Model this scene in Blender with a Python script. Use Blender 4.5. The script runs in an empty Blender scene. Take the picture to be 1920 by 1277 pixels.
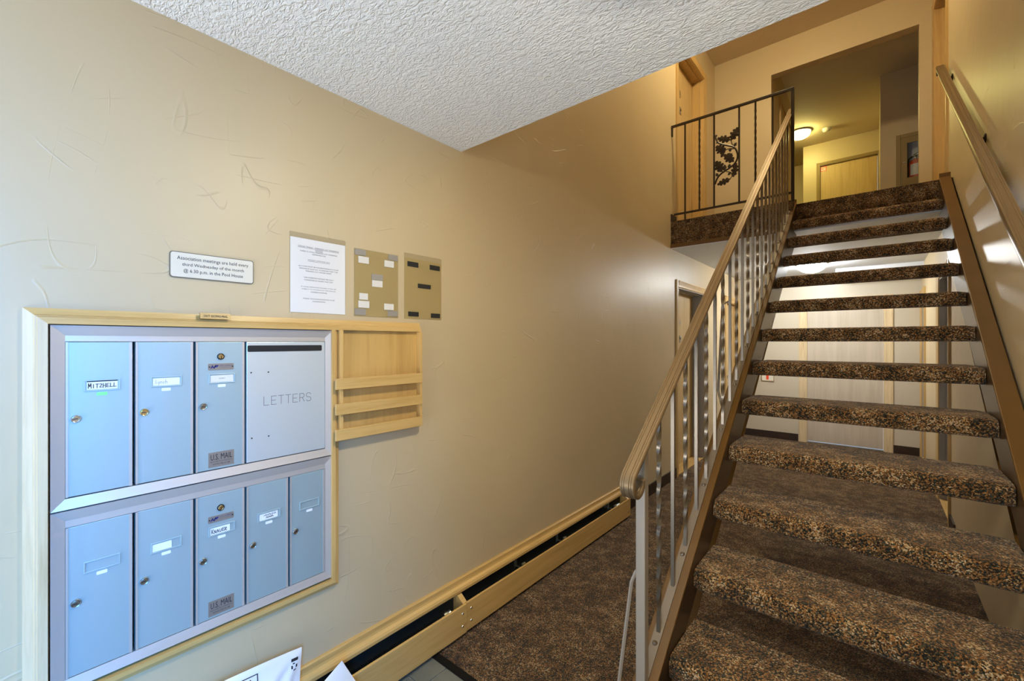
import bpy, bmesh, math, random
from mathutils import Vector, Matrix
random.seed(7)
PI = math.pi
S = bpy.context.scene
COL = S.collection

# ------------------------------------------------------------------ camera
FPX, YAW, H = 808.0, math.atan(680 / 808.0), 1.46
cam_d = bpy.data.cameras.new('camera'); cam = bpy.data.objects.new('camera', cam_d); COL.objects.link(cam)
cam.location = (0, 0, H); cam.rotation_euler = (PI / 2, 0, YAW)
cam_d.sensor_fit = 'HORIZONTAL'; cam_d.sensor_width = 36.0; cam_d.lens = 36.0 * FPX / 1920.0
cam_d.shift_y = 2.5 / 1920.0; cam_d.clip_start = 0.02; cam_d.clip_end = 100
S.camera = cam

# ------------------------------------------------------------------ world, daylight, exposure
VS = S.view_settings
VS.view_transform = 'Standard'; VS.look = 'None'; VS.gamma = 1.0; VS.use_curve_mapping = False
VS.exposure = 0.0
CY = S.cycles
CY.use_light_tree=False; CY.max_bounces = 5; CY.diffuse_bounces = 4; CY.adaptive_threshold = 0.04; CY.glossy_bounces = 3; CY.transmission_bounces = 4; CY.transparent_max_bounces = 6
CY.caustics_reflective = False; CY.caustics_refractive = False; CY.sample_clamp_indirect = 6.0
W = bpy.data.worlds.new('world'); S.world = W; W.use_nodes = True
wn = W.node_tree; bg = wn.nodes['Background']
bg.inputs[0].default_value = (0.62, 0.78, 1.0, 1); bg.inputs[1].default_value = 1.2

def area_light(name, loc, aim, sx, sy, power, color):
    l = bpy.data.lights.new(name, 'AREA'); l.shape = 'RECTANGLE'; l.size = sx; l.size_y = sy
    l.energy = power; l.color = color
    o = bpy.data.objects.new(name, l); o.location = loc; COL.objects.link(o)
    o.rotation_euler = (Vector(aim) - Vector(loc)).to_track_quat('-Z', 'Y').to_euler()
    return o
# daylight through the glazed entrance behind the camera: blue sky from the side door; an upward fill added outside the front door brightens the ceiling
area_light('daylight_sky', (1.75, -0.85, 2.25), (-1.64, -0.05, 0.65), 1.0, 1.7, 430, (0.05, 0.38, 1.0))
area_light('ceiling_fill', (-0.90, -2.75, -0.15), (-0.8, 0.6, 2.2), 3.0, 2.0, 255, (1.0, 0.96, 0.88))

LAMP = dict(entry=(128, (1.0, 0.91, 0.67)), stair=(200, (1.0, 0.82, 0.47)),
            hall=(160, (0.98, 1.0, 0.98)), corridor=(75, (1.0, 0.88, 0.30)))

# ------------------------------------------------------------------ materials
MATS = {}
def newmat(name):
    m = bpy.data.materials.new(name); m.use_nodes = True
    nt = m.node_tree; b = nt.nodes['Principled BSDF']
    MATS[name] = m
    return m, nt, b
def N(nt, t, **kw):
    n = nt.nodes.new(t)
    for k, v in kw.items():
        if k.startswith('i_'):
            key = k[2:]
            key = int(key) if key.isdigit() else key.replace('_', ' ')
            n.inputs[key].default_value = v
        else:
            setattr(n, k, v)
    return n
def plain(name, col, rough=0.5, metal=0.0, spec=0.5, coat=0.0, alpha=1.0):
    m, nt, b = newmat(name)
    b.inputs['Base Color'].default_value = (*col, 1); b.inputs['Roughness'].default_value = rough
    b.inputs['Metallic'].default_value = metal; b.inputs['Specular IOR Level'].default_value = spec
    b.inputs['Coat Weight'].default_value = coat
    return m
def ramp(nt, stops, interp='LINEAR'):
    r = N(nt, 'ShaderNodeValToRGB'); cr = r.color_ramp; cr.interpolation = interp
    while len(cr.elements) < len(stops): cr.elements.new(0.5)
    for e, (p, c) in zip(cr.elements, stops):
        e.position = p; e.color = (*c, 1) if len(c) == 3 else c
    return r

def paint_wall(name, col, rough=0.42, bump=0.34):
    """satin paint over a skip-trowel plaster"""
    m, nt, b = newmat(name); L = nt.links.new
    tc = N(nt, 'ShaderNodeTexCoord')
    n1 = N(nt, 'ShaderNodeTexNoise', i_Scale=5.0, i_Detail=1.0, i_Roughness=0.5)
    L(tc.outputs['Object'], n1.inputs['Vector'])
    # trowel ridges: thin broken iso-lines of two stretched noises
    acc = None
    for rot, sc_, off in (((0.6, 0.0, 0.0), (1.0, 1.0, 0.30), 0.0), ((-0.9, 0.0, 0.4), (1.0, 0.32, 1.0), 5.3)):
        mp = N(nt, 'ShaderNodeMapping'); mp.inputs['Rotation'].default_value = rot; mp.inputs['Scale'].default_value = sc_; mp.inputs['Location'].default_value = (off, off, off)
        L(tc.outputs['Object'], mp.inputs['Vector'])
        n2 = N(nt, 'ShaderNodeTexNoise', i_Scale=6.5, i_Detail=0.0, i_Distortion=0.4); L(mp.outputs[0], n2.inputs['Vector'])
        pp = N(nt, 'ShaderNodeMath', operation='PINGPONG', i_1=0.11); L(n2.outputs['Fac'], pp.inputs[0])
        ln = N(nt, 'ShaderNodeMapRange', i_From_Min=0.0, i_From_Max=0.006, i_To_Min=1.0, i_To_Max=0.0); L(pp.outputs[0], ln.inputs['Value'])
        if acc is None: acc = ln
        else:
            mxx = N(nt, 'ShaderNodeMath', operation='MAXIMUM'); L(acc.outputs[0], mxx.inputs[0]); L(ln.outputs[0], mxx.inputs[1]); ln = mxx
    n3 = N(nt, 'ShaderNodeTexNoise', i_Scale=9.0, i_Detail=0.0)
    L(tc.outputs['Object'], n3.inputs['Vector'])
    mk = N(nt, 'ShaderNodeMapRange', i_From_Min=0.54, i_From_Max=0.66)
    L(n3.outputs['Fac'], mk.inputs['Value'])
    mu = N(nt, 'ShaderNodeMath', operation='MULTIPLY'); L(ln.outputs[0], mu.inputs[0]); L(mk.outputs[0], mu.inputs[1])
    a1 = N(nt, 'ShaderNodeMath', operation='MULTIPLY_ADD', i_1=0.40); L(mu.outputs[0], a1.inputs[0]); L(n1.outputs['Fac'], a1.inputs[2])
    bp = N(nt, 'ShaderNodeBump', i_Strength=bump, i_Distance=0.012); L(a1.outputs[0], bp.inputs['Height'])
    L(bp.outputs[0], b.inputs['Normal'])
    n5 = N(nt, 'ShaderNodeTexNoise', i_Scale=1.3, i_Detail=1.0); L(tc.outputs['Object'], n5.inputs['Vector'])
    r = ramp(nt, [(0.3, tuple(c * 0.96 for c in col)), (0.7, tuple(min(1, c * 1.03) for c in col))])
    L(n5.outputs['Fac'], r.inputs['Fac']); L(r.outputs[0], b.inputs['Base Color'])
    b.inputs['Roughness'].default_value = rough; b.inputs['Specular IOR Level'].default_value = 0.45
    return m

def ceiling_mat(name, col, scale=42.0, strength=0.55):
    m, nt, b = newmat(name); L = nt.links.new
    tc = N(nt, 'ShaderNodeTexCoord')
    mp = N(nt, 'ShaderNodeMapping'); mp.inputs['Rotation'].default_value = (0, 0, 0.5); mp.inputs['Scale'].default_value = (1.0, 2.0, 1.0)
    L(tc.outputs['Object'], mp.inputs['Vector'])
    n1 = N(nt, 'ShaderNodeTexNoise', i_Scale=scale, i_Detail=2.0, i_Roughness=0.6, i_Distortion=0.8); L(mp.outputs[0], n1.inputs['Vector'])
    r = ramp(nt, [(0.38, (0, 0, 0)), (0.62, (1, 1, 1))]); L(n1.outputs['Fac'], r.inputs['Fac'])
    bp = N(nt, 'ShaderNodeBump', i_Strength=strength, i_Distance=0.006); L(r.outputs[0], bp.inputs['Height'])
    L(bp.outputs[0], b.inputs['Normal'])
    b.inputs['Base Color'].default_value = (*col, 1); b.inputs['Roughness'].default_value = 0.75
    return m

def wood(name, c1, c2, axis='Y', rough=0.38, scale=1.0):
    """maple: long faint streaks along an axis"""
    m, nt, b = newmat(name); L = nt.links.new
    tc = N(nt, 'ShaderNodeTexCoord'); mp = N(nt, 'ShaderNodeMapping')
    sc = {'X': (0.8, 14, 14), 'Y': (14, 0.8, 14), 'Z': (14, 14, 0.8)}[axis]
    mp.inputs['Scale'].default_value = tuple(s * scale for s in sc)
    oi = N(nt, 'ShaderNodeObjectInfo')
    ad = N(nt, 'ShaderNodeVectorMath', operation='ADD')
    L(tc.outputs['Object'], ad.inputs[0]); L(oi.outputs['Random'], ad.inputs[1])
    L(ad.outputs[0], mp.inputs['Vector'])
    n1 = N(nt, 'ShaderNodeTexNoise', i_Scale=2.2, i_Detail=5.0, i_Roughness=0.6, i_Distortion=0.5); L(mp.outputs[0], n1.inputs['Vector'])
    n2 = N(nt, 'ShaderNodeTexNoise', i_Scale=9.0, i_Detail=3.0, i_Roughness=0.6); L(mp.outputs[0], n2.inputs['Vector'])
    mx = N(nt, 'ShaderNodeMath', operation='MULTIPLY_ADD', i_1=0.35); L(n2.outputs['Fac'], mx.inputs[0]); L(n1.outputs['Fac'], mx.inputs[2])
    r = ramp(nt, [(0.42, c2), (0.68, c1), (0.9, tuple(min(1, c * 1.1) for c in c1))]); L(mx.outputs[0], r.inputs['Fac'])
    L(r.outputs[0], b.inputs['Base Color'])
    bp = N(nt, 'ShaderNodeBump', i_Strength=0.06, i_Distance=0.002); L(n2.outputs['Fac'], bp.inputs['Height']); L(bp.outputs[0], b.inputs['Normal'])
    b.inputs['Roughness'].default_value = rough
    return m

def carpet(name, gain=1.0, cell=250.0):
    m, nt, b = newmat(name); L = nt.links.new
    tc = N(nt, 'ShaderNodeTexCoord'); oi = N(nt, 'ShaderNodeObjectInfo')
    ml = N(nt, 'ShaderNodeMath', operation='MULTIPLY', i_1=17.0); L(oi.outputs['Random'], ml.inputs[0])
    ad = N(nt, 'ShaderNodeVectorMath', operation='ADD'); L(tc.outputs['Object'], ad.inputs[0]); L(ml.outputs[0], ad.inputs[1])
    v = N(nt, 'ShaderNodeTexVoronoi', i_Scale=cell, i_Randomness=1.0); L(ad.outputs[0], v.inputs['Vector'])
    sep = N(nt, 'ShaderNodeSeparateColor'); L(v.outputs['Color'], sep.inputs[0])
    big = N(nt, 'ShaderNodeTexNoise', i_Scale=14.0, i_Detail=3.0, i_Roughness=0.6); L(ad.outputs[0], big.inputs['Vector'])
    bm = N(nt, 'ShaderNodeMapRange', i_From_Min=0.3, i_From_Max=0.7, i_To_Min=-0.24, i_To_Max=0.24); L(big.outputs['Fac'], bm.inputs['Value'])
    sm = N(nt, 'ShaderNodeMath', operation='ADD', use_clamp=True); L(sep.outputs[0], sm.inputs[0]); L(bm.outputs[0], sm.inputs[1])
    g = lambda c: tuple(x * gain for x in c)
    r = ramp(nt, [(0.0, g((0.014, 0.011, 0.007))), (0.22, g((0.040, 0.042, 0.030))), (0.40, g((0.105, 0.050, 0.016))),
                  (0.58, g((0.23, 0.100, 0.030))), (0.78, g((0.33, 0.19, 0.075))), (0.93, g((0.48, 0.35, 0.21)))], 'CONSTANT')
    L(sm.outputs[0], r.inputs['Fac']); L(r.outputs[0], b.inputs['Base Color'])
    bp = N(nt, 'ShaderNodeBump', i_Strength=0.9, i_Distance=0.004, invert=True); L(v.outputs['Distance'], bp.inputs['Height'])
    L(bp.outputs[0], b.inputs['Normal'])
    b.inputs['Roughness'].default_value = 0.95; b.inputs['Specular IOR Level'].default_value = 0.1
    b.inputs['Sheen Weight'].default_value = 0.15; b.inputs['Sheen Roughness'].default_value = 0.5
    return m

def metal(name, col, rough=0.35, brushed=None, met=1.0, noise=0.0):
    m, nt, b = newmat(name); L = nt.links.new
    b.inputs['Base Color'].default_value = (*col, 1); b.inputs['Metallic'].default_value = met; b.inputs['Roughness'].default_value = rough
    if brushed:
        tc = N(nt, 'ShaderNodeTexCoord'); mp = N(nt, 'ShaderNodeMapping'); mp.inputs['Scale'].default_value = brushed
        L(tc.outputs['Object'], mp.inputs['Vector'])
        n1 = N(nt, 'ShaderNodeTexNoise', i_Scale=1.0, i_Detail=3.0); L(mp.outputs[0], n1.inputs['Vector'])
        mr = N(nt, 'ShaderNodeMapRange', i_To_Min=rough - 0.06, i_To_Max=rough + 0.08); L(n1.outputs['Fac'], mr.inputs['Value'])
        L(mr.outputs[0], b.inputs['Roughness'])
        bp = N(nt, 'ShaderNodeBump', i_Strength=0.08, i_Distance=0.001); L(n1.outputs['Fac'], bp.inputs['Height']); L(bp.outputs[0], b.inputs['Normal'])
    return m

def worn(name, col, col2, rough=0.5, scale=9.0, metalv=0.0, stretch=(1, 1, 1)):
    """paint with a slow stain pattern of its own"""
    m, nt, b = newmat(name); L = nt.links.new
    tc = N(nt, 'ShaderNodeTexCoord'); mp = N(nt, 'ShaderNodeMapping'); mp.inputs['Scale'].default_value = stretch
    L(tc.outputs['Object'], mp.inputs['Vector'])
    n1 = N(nt, 'ShaderNodeTexNoise', i_Scale=scale, i_Detail=5.0, i_Roughness=0.6); L(mp.outputs[0], n1.inputs['Vector'])
    r = ramp(nt, [(0.35, col), (0.7, col2)]); L(n1.outputs['Fac'], r.inputs['Fac']); L(r.outputs[0], b.inputs['Base Color'])
    b.inputs['Roughness'].default_value = rough; b.inputs['Metallic'].default_value = metalv
    return m

def glass_thin(name, tint=(1, 1, 1), gloss=0.1):
    m, nt, b = newmat(name); L = nt.links.new
    nt.nodes.remove(b); out = nt.nodes['Material Output']
    tr = N(nt, 'ShaderNodeBsdfTransparent'); tr.inputs[0].default_value = (*tint, 1)
    gl = N(nt, 'ShaderNodeBsdfGlossy'); gl.inputs['Roughness'].default_value = gloss
    mx = N(nt, 'ShaderNodeMixShader'); mx.inputs[0].default_value = 0.05; L(tr.outputs[0], mx.inputs[1]); L(gl.outputs[0], mx.inputs[2])
    L(mx.outputs[0], out.inputs['Surface'])
    return m

def emit(name, col, strength):
    m, nt, b = newmat(name)
    b.inputs['Base Color'].default_value = (0.9, 0.9, 0.88, 1)
    b.inputs['Emission Color'].default_value = (*col, 1); b.inputs['Emission Strength'].default_value = strength
    return m

TAN = (0.575, 0.458, 0.282)
paint_wall('wall_tan', TAN)
paint_wall('wall_hall', (0.57, 0.51, 0.405), bump=0.12)
ceiling_mat('ceiling_white', (0.85, 0.88, 0.92))
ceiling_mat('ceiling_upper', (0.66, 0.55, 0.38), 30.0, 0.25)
ceiling_mat('ceiling_soffit', (0.84, 0.89, 0.96), 30.0, 0.25)
MAPLE1, MAPLE2 = (0.61, 0.39, 0.138), (0.50, 0.295, 0.086)
wood('maple_y', MAPLE1, MAPLE2, 'Y'); wood('maple_z', MAPLE1, MAPLE2, 'Z')
wood('maple_x', MAPLE1, MAPLE2, 'X')
wood('maple_panel', (0.60, 0.375, 0.12), (0.50, 0.29, 0.08), 'Z', 0.42, 0.6)
wood('maple_pale', (0.66, 0.52, 0.32), (0.52, 0.38, 0.20), 'Z')
wood('door_wood', (0.57, 0.40, 0.185), (0.48, 0.315, 0.13), 'Z', 0.45, 0.5)
wood('door_pale', (0.52, 0.45, 0.36), (0.46, 0.385, 0.29), 'Z', 0.45, 0.5)
wood('casing_wood', (0.54, 0.36, 0.145), (0.45, 0.285, 0.10), 'Z', 0.35)
plain('jamb_grey', (0.32, 0.30, 0.28), 0.5)
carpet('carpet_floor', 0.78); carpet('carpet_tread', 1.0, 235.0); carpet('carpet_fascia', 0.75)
worn('baseboard_dark', (0.022, 0.010, 0.005), (0.035, 0.016, 0.008), 0.5)
worn('stringer_brown', (0.120, 0.054, 0.008), (0.142, 0.066, 0.011), 0.45, 6)
worn('stringer_web', (0.045, 0.024, 0.010), (0.085, 0.048, 0.021), 0.32, 7, 0, (1, 0.4, 3))
metal('rail_bronze', (0.25, 0.170, 0.092), 0.36, (220, 5, 220), 0.55)
metal('bar_steel', (0.25, 0.205, 0.16), 0.30, None, 0.8)
metal('bar_dark', (0.030, 0.017, 0.009), 0.42, None, 0.1)
plain('post_paint_lit', (0.36, 0.31, 0.26), 0.42, 0.2); plain('bar_paint', (0.20, 0.16, 0.125), 0.42, 0.2)  # newel paint lighter than the bar's: light on its face put into the colour
metal('alu_door', (0.46, 0.60, 0.65), 0.42, (260, 260, 3), 0.55)
metal('alu_frame', (0.70, 0.67, 0.65), 0.36, (3, 3, 90), 0.6)
metal('alu_letters', (0.74, 0.82, 0.87), 0.36, (300, 700, 2), 0.55)
metal('chrome', (0.72, 0.70, 0.66), 0.2); metal('brass', (0.72, 0.56, 0.30), 0.25); metal('nickel', (0.42, 0.40, 0.37), 0.3)
metal('plate_metal', (0.36, 0.31, 0.27), 0.4, (2, 200, 200), 0.5)
plain('black', (0.008, 0.008, 0.01), 0.6); plain('ink', (0.012, 0.012, 0.02), 0.7); plain('ink_grey', (0.16, 0.16, 0.18), 0.7)
plain('ink_blue', (0.02, 0.03, 0.20), 0.6); plain('paper', (0.76, 0.74, 0.72), 0.7); plain('card_white', (0.86, 0.87, 0.90), 0.6)
plain('card_cream', (0.78, 0.74, 0.64), 0.6); plain('card_green', (0.25, 0.80, 0.28), 0.6)
plain('sign_plastic', (0.72, 0.66, 0.54), 0.35); plain('sign_edge', (0.16, 0.13, 0.09), 0.5)
plain('sleeve_back', (0.52, 0.385, 0.17), 0.3); glass_thin('sleeve_clear', (0.96, 0.96, 0.95), 0.12)
plain('tape_grey', (0.30, 0.27, 0.23), 0.6); plain('tape_white', (0.72, 0.68, 0.62), 0.6); plain('tape_black', (0.012, 0.011, 0.010), 0.7)
plain('plaque_gold', (0.30, 0.22, 0.10), 0.4, 0.3)
plain('mailer', (0.80, 0.83, 0.88), 0.38); plain('rubber', (0.006, 0.0055, 0.005), 0.7, 0, 0.15)
plain('fin_dark', (0.030, 0.032, 0.030), 0.45, 0.4); metal('zinc', (0.45, 0.50, 0.48), 0.35)
worn('slate', (0.135, 0.145, 0.13), (0.19, 0.20, 0.175), 0.5, 7.0); plain('grout', (0.30, 0.30, 0.28), 0.9)
plain('detector_white', (0.75, 0.72, 0.62), 0.5); plain('cabinet_tan', (0.30, 0.21, 0.085), 0.45); plain('cabinet_inside', (0.50, 0.53, 0.58), 0.6)
plain('ext_red', (0.62, 0.035, 0.010), 0.25); plain('sticker_red', (0.80, 0.07, 0.02), 0.5)
plain('trim_white', (0.78, 0.80, 0.84), 0.5); glass_thin('pane_glass', (0.95, 0.97, 1.0), 0.02)
for k, (st, c) in LAMP.items(): emit('lamp_' + k, c, st)

# ------------------------------------------------------------------ mesh helpers
ORG = {}
class MB:
    def __init__(s): s.v = []; s.f = []
    def add(s, vs, fs):
        o = len(s.v); s.v += [tuple(v) for v in vs]; s.f += [tuple(i + o for i in f) for f in fs]; return s
    def box(s, x0, x1, y0, y1, z0, z1):
        v = [(x, y, z) for x in (x0, x1) for y in (y0, y1) for z in (z0, z1)]
        return s.add(v, [(0, 1, 3, 2), (4, 6, 7, 5), (0, 4, 5, 1), (2, 3, 7, 6), (0, 2, 6, 4), (1, 5, 7, 3)])
    def prism(s, prof, fn, t0, t1):
        """closed profile [(a,b)], fn(a,b,t)->xyz extruded t0..t1"""
        n = len(prof)
        v = [fn(a, b, t0) for a, b in prof] + [fn(a, b, t1) for a, b in prof]
        f = [(i, (i + 1) % n, n + (i + 1) % n, n + i) for i in range(n)] + [tuple(range(n - 1, -1, -1)), tuple(range(n, 2 * n))]
        return s.add(v, f)
    def sweep(s, rings, closed_ring=True, cap=True):
        n = len(rings[0]); v = [p for r in rings for p in r]; f = []
        for k in range(len(rings) - 1):
            for i in range(n if closed_ring else n - 1):
                j = (i + 1) % n
                f.append((k * n + i, k * n + j, (k + 1) * n + j, (k + 1) * n + i))
        if cap: f += [tuple(range(n - 1, -1, -1)), tuple(range((len(rings) - 1) * n, len(rings) * n))]
        return s.add(v, f)
    def tube(s, pts, r, n=8):
        pts = [Vector(p) for p in pts]; rings = []
        rr = r if hasattr(r, '__len__') else [r] * len(pts)
        for k, p in enumerate(pts):
            d = (pts[min(k + 1, len(pts) - 1)] - pts[max(k - 1, 0)]).normalized()
            a = d.orthogonal().normalized() if k == 0 else (a - d * a.dot(d)).normalized()
            b = d.cross(a)
            rings.append([p + rr[k] * (math.cos(2 * PI * i / n) * a + math.sin(2 * PI * i / n) * b) for i in range(n)])
        return s.sweep(rings)
    def lathe(s, prof, c, axis='Z', n=24):
        """prof [(r,h)] about an axis through c"""
        c = Vector(c); rings = []
        for r, h in prof:
            ring = []
            for i in range(n):
                t = 2 * PI * i / n; a, b = r * math.cos(t), r * math.sin(t)
                ring.append(c + Vector({'Z': (a, b, h), 'X': (h, a, b), 'Y': (b, h, a)}[axis]))
            rings.append(ring)
        return s.sweep(rings)
    def mesh(s, name, off=Vector((0, 0, 0)), smooth=False, ang=40):
        me = bpy.data.meshes.new(name)
        me.from_pydata([tuple(Vector(v) - off) for v in s.v], [], s.f)
        bm = bmesh.new(); bm.from_mesh(me); bmesh.ops.recalc_face_normals(bm, faces=bm.faces); bm.to_mesh(me); bm.free()
        if smooth:
            for p in me.polygons: p.use_smooth = True
            try: me.set_sharp_from_angle(angle=math.radians(ang))
            except Exception: pass
        return me
def link(name, me, mat, parent=None, loc=None, bevel=0.0):
    o = bpy.data.objects.new(name, me); COL.objects.link(o)
    if mat is not None and not len(me.materials): me.materials.append(MATS[mat])
    if parent is not None: o.parent = parent
    if loc is not None: o.location = loc
    if bevel:
        m = o.modifiers.new('edge', 'BEVEL'); m.width = bevel; m.segments = 2; m.limit_method = 'ANGLE'; m.angle_limit = math.radians(40)
    return o
def thing(name, label, cat, loc=(0, 0, 0), group=None, kind=None):
    o = bpy.data.objects.new(name, None); COL.objects.link(o); o.location = loc; o.empty_display_size = 0.1
    o['label'] = label; o['category'] = cat
    if group: o['group'] = group
    if kind: o['kind'] = kind
    ORG[o] = Vector(loc)
    return o
def part(name, mb, mat, parent, smooth=False, bevel=0.0, label=None):
    off = ORG[parent]
    o = link(name, mb.mesh(name, off, smooth), mat, parent, None, bevel)
    ORG[o] = off
    if label: o['label'] = label
    return o
def struct(name, mb, mat, label, cat, smooth=False):
    o = link(name, mb.mesh(name, Vector(), smooth), mat); ORG[o] = Vector()
    o['label'] = label; o['category'] = cat; o['kind'] = 'structure'
    return o
def solo(name, mb, mat, label, cat, loc, smooth=False, bevel=0.0, group=None):
    o = link(name, mb.mesh(name, Vector(loc), smooth), mat, None, loc, bevel); ORG[o] = Vector(loc)
    o['label'] = label; o['category'] = cat
    if group: o['group'] = group
    return o
def box(*a): return MB().box(*a)

def wall_with_holes(mb, axis, p0, p1, a0, a1, z0, z1, holes):
    """slab normal to axis ('X' or 'Y') between p0..p1, in-plane a0..a1, with rectangular holes (ha0,ha1,hz0,hz1)"""
    A = sorted({a0, a1, *[min(max(h[i], a0), a1) for h in holes for i in (0, 1)]})
    Zs = sorted({z0, z1, *[min(max(h[i], z0), z1) for h in holes for i in (2, 3)]})
    solid = lambda i, j: 0 <= i < len(A) - 1 and 0 <= j < len(Zs) - 1 and not any(
        h[0] - 1e-6 <= A[i] and A[i + 1] <= h[1] + 1e-6 and h[2] - 1e-6 <= Zs[j] and Zs[j + 1] <= h[3] + 1e-6 for h in holes)
    P = (lambda p, a, z: (p, a, z)) if axis == 'X' else (lambda p, a, z: (a, p, z))
    for i in range(len(A) - 1):
        for j in range(len(Zs) - 1):
            if not solid(i, j): continue
            a, b, c, d = A[i], A[i + 1], Zs[j], Zs[j + 1]
            for p in (p0, p1): mb.add([P(p, a, c), P(p, b, c), P(p, b, d), P(p, a, d)], [(0, 1, 2, 3)])
            if not solid(i - 1, j): mb.add([P(p0, a, c), P(p1, a, c), P(p1, a, d), P(p0, a, d)], [(0, 1, 2, 3)])
            if not solid(i + 1, j): mb.add([P(p0, b, c), P(p1, b, c), P(p1, b, d), P(p0, b, d)], [(0, 1, 2, 3)])
            if not solid(i, j - 1): mb.add([P(p0, a, c), P(p1, a, c), P(p1, b, c), P(p0, b, c)], [(0, 1, 2, 3)])
            if not solid(i, j + 1): mb.add([P(p0, a, d), P(p1, a, d), P(p1, b, d), P(p0, b, d)], [(0, 1, 2, 3)])
    return mb
def weld(o):
    bm = bmesh.new(); bm.from_mesh(o.data); bmesh.ops.remove_doubles(bm, verts=bm.verts, dist=1e-5)
    bmesh.ops.recalc_face_normals(bm, faces=bm.faces); bm.to_mesh(o.data); bm.free()

def text_mesh(s, align='CENTER', spacing=1.0, line=1.0):
    cu = bpy.data.curves.new('lettering', 'FONT'); cu.body = s; cu.align_x = align; cu.resolution_u = 2
    cu.space_character = spacing; cu.space_line = line
    ob = bpy.data.objects.new('lettering', cu); COL.objects.link(ob)
    bpy.context.view_layer.update()
    me = bpy.data.meshes.new_from_object(ob.evaluated_get(bpy.context.evaluated_depsgraph_get()))
    bpy.data.objects.remove(ob); bpy.data.curves.remove(cu)
    return me
FRAMES = {'L': Matrix(((0, 0, 1), (1, 0, 0), (0, 1, 0))),          # on a wall facing +x : text runs +y
          'F': Matrix(((1, 0, 0), (0, 0, -1), (0, 1, 0)))}         # on a wall facing -y : text runs +x
def lettering(name, s, mat, parent, centre, w, h, frame='L', spacing=1.0, line=1.0, align='CENTER', keep=True, rot=0.0, fat=0.0):
    me = text_mesh(s, align, spacing, line)
    xs = [v.co.x for v in me.vertices]; ys = [v.co.y for v in me.vertices]
    cx, cy = (min(xs) + max(xs)) / 2, (min(ys) + max(ys)) / 2
    sx = w / (max(xs) - min(xs)); sy = h / (max(ys) - min(ys)) if h else sx
    M = FRAMES[frame]; off = ORG[parent]; R = Matrix.Rotation(rot, 2)
    for v in me.vertices:
        p = R @ Vector(((v.co.x - cx) * sx, (v.co.y - cy) * sy))
        v.co = M @ Vector((p.x, p.y, 0)) + Vector(centre) - off
    me.name = name
    me.materials.clear()
    o = link(name, me, mat, parent); ORG[o] = off
    return o
def strokes(name, lines, mat, parent, centre, w, h, width, frame='L'):
    """handwriting: polylines in a 0..1 box drawn as thin flat ribbons"""
    mb = MB(); M = FRAMES[frame]; c = Vector(centre)
    for ln in lines:
        pts = [Vector(((x - 0.5) * w, (y - 0.5) * h)) for x, y in ln]
        for a, b in zip(pts[:-1], pts[1:]):
            d = (b - a)
            if d.length < 1e-6: continue
            d.normalize(); n = Vector((-d.y, d.x)) * width / 2; e = d * width / 2
            q = [a - e + n, a - e - n, b + e - n, b + e + n]
            mb.add([M @ Vector((p.x, p.y, 0)) + c for p in q], [(0, 1, 2, 3)])
    return part(name, mb, mat, parent)

# ================================================================== structure
XL, XR = -1.64, 0.458          # faces of the two side walls
YE = 1.54                      # where the low entry ceiling stops
ZC, ZU, ZT = 2.445, 2.72, 5.145   # low ceiling, upper floor, upper ceiling
YB, YS = 4.54, 4.695           # balcony edge, stair-head edge
YK = 7.56                      # back wall of the lower hall
YO = 6.155                     # upper wall with the wide opening
YF = -1.35                     # front wall with the entrance

D4 = (4.752, 5.69, 0.0, 2.06); D8 = (4.752, 5.69, ZU, ZU + 2.04); DL3 = (6.75, 7.45, 0.0, 2.05)
MB_HOLE = (0.082, 0.848, 0.532, 1.506)
m = wall_with_holes(MB(), 'X', XL - 0.19, XL, YF, YK + 0.12, 0, ZT, [D4, D8, DL3, MB_HOLE])
weld(struct('wall_left', m, 'wall_tan', 'tall tan plaster wall behind the mailboxes', 'wall'))
DR1 = (4.87, 5.61, 0.0, 2.05); DR2 = (5.02, 5.97, ZU, ZU + 2.04); DR3 = (7.02, 7.50, 0.0, 2.05)
m = wall_with_holes(MB(), 'X', XR, XR + 0.19, YF, YK + 0.12, 0, ZT, [DR1, DR2, DR3, (-1.22, -0.20, 0.02, 2.10)])
weld(struct('wall_right', m, 'wall_tan', 'tall tan plaster wall beside the stairs', 'wall'))
weld(struct('wall_back', wall_with_holes(MB(), 'Y', YK, YK + 0.12, XL, XR, 0, ZC, [(-0.767, 0.103, 0, 2.00)]), 'wall_hall',
            'pale back wall of the lower hall behind the stairs', 'wall'))
weld(struct('wall_upper_back', wall_with_holes(MB(), 'Y', YO, YO + 0.12, XL, XR, ZU, ZT, [(-0.981, 0.354, ZU, 4.765)]), 'wall_tan',
            'upstairs wall with a wide opening above the stairs', 'wall'))
weld(struct('wall_front', wall_with_holes(MB(), 'Y', YF - 0.12, YF, XL, XR, 0, ZC, [(-1.58, -0.18, 0.02, 2.15)]), 'wall_tan',
            'entrance wall with a glazed door opening', 'wall'))
struct('wall_upper_front', box(XL, XR, YE - 0.12, YE, ZC + 0.14, ZT), 'wall_tan', 'stairwell wall above the edge of the low entry ceiling', 'wall')
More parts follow.
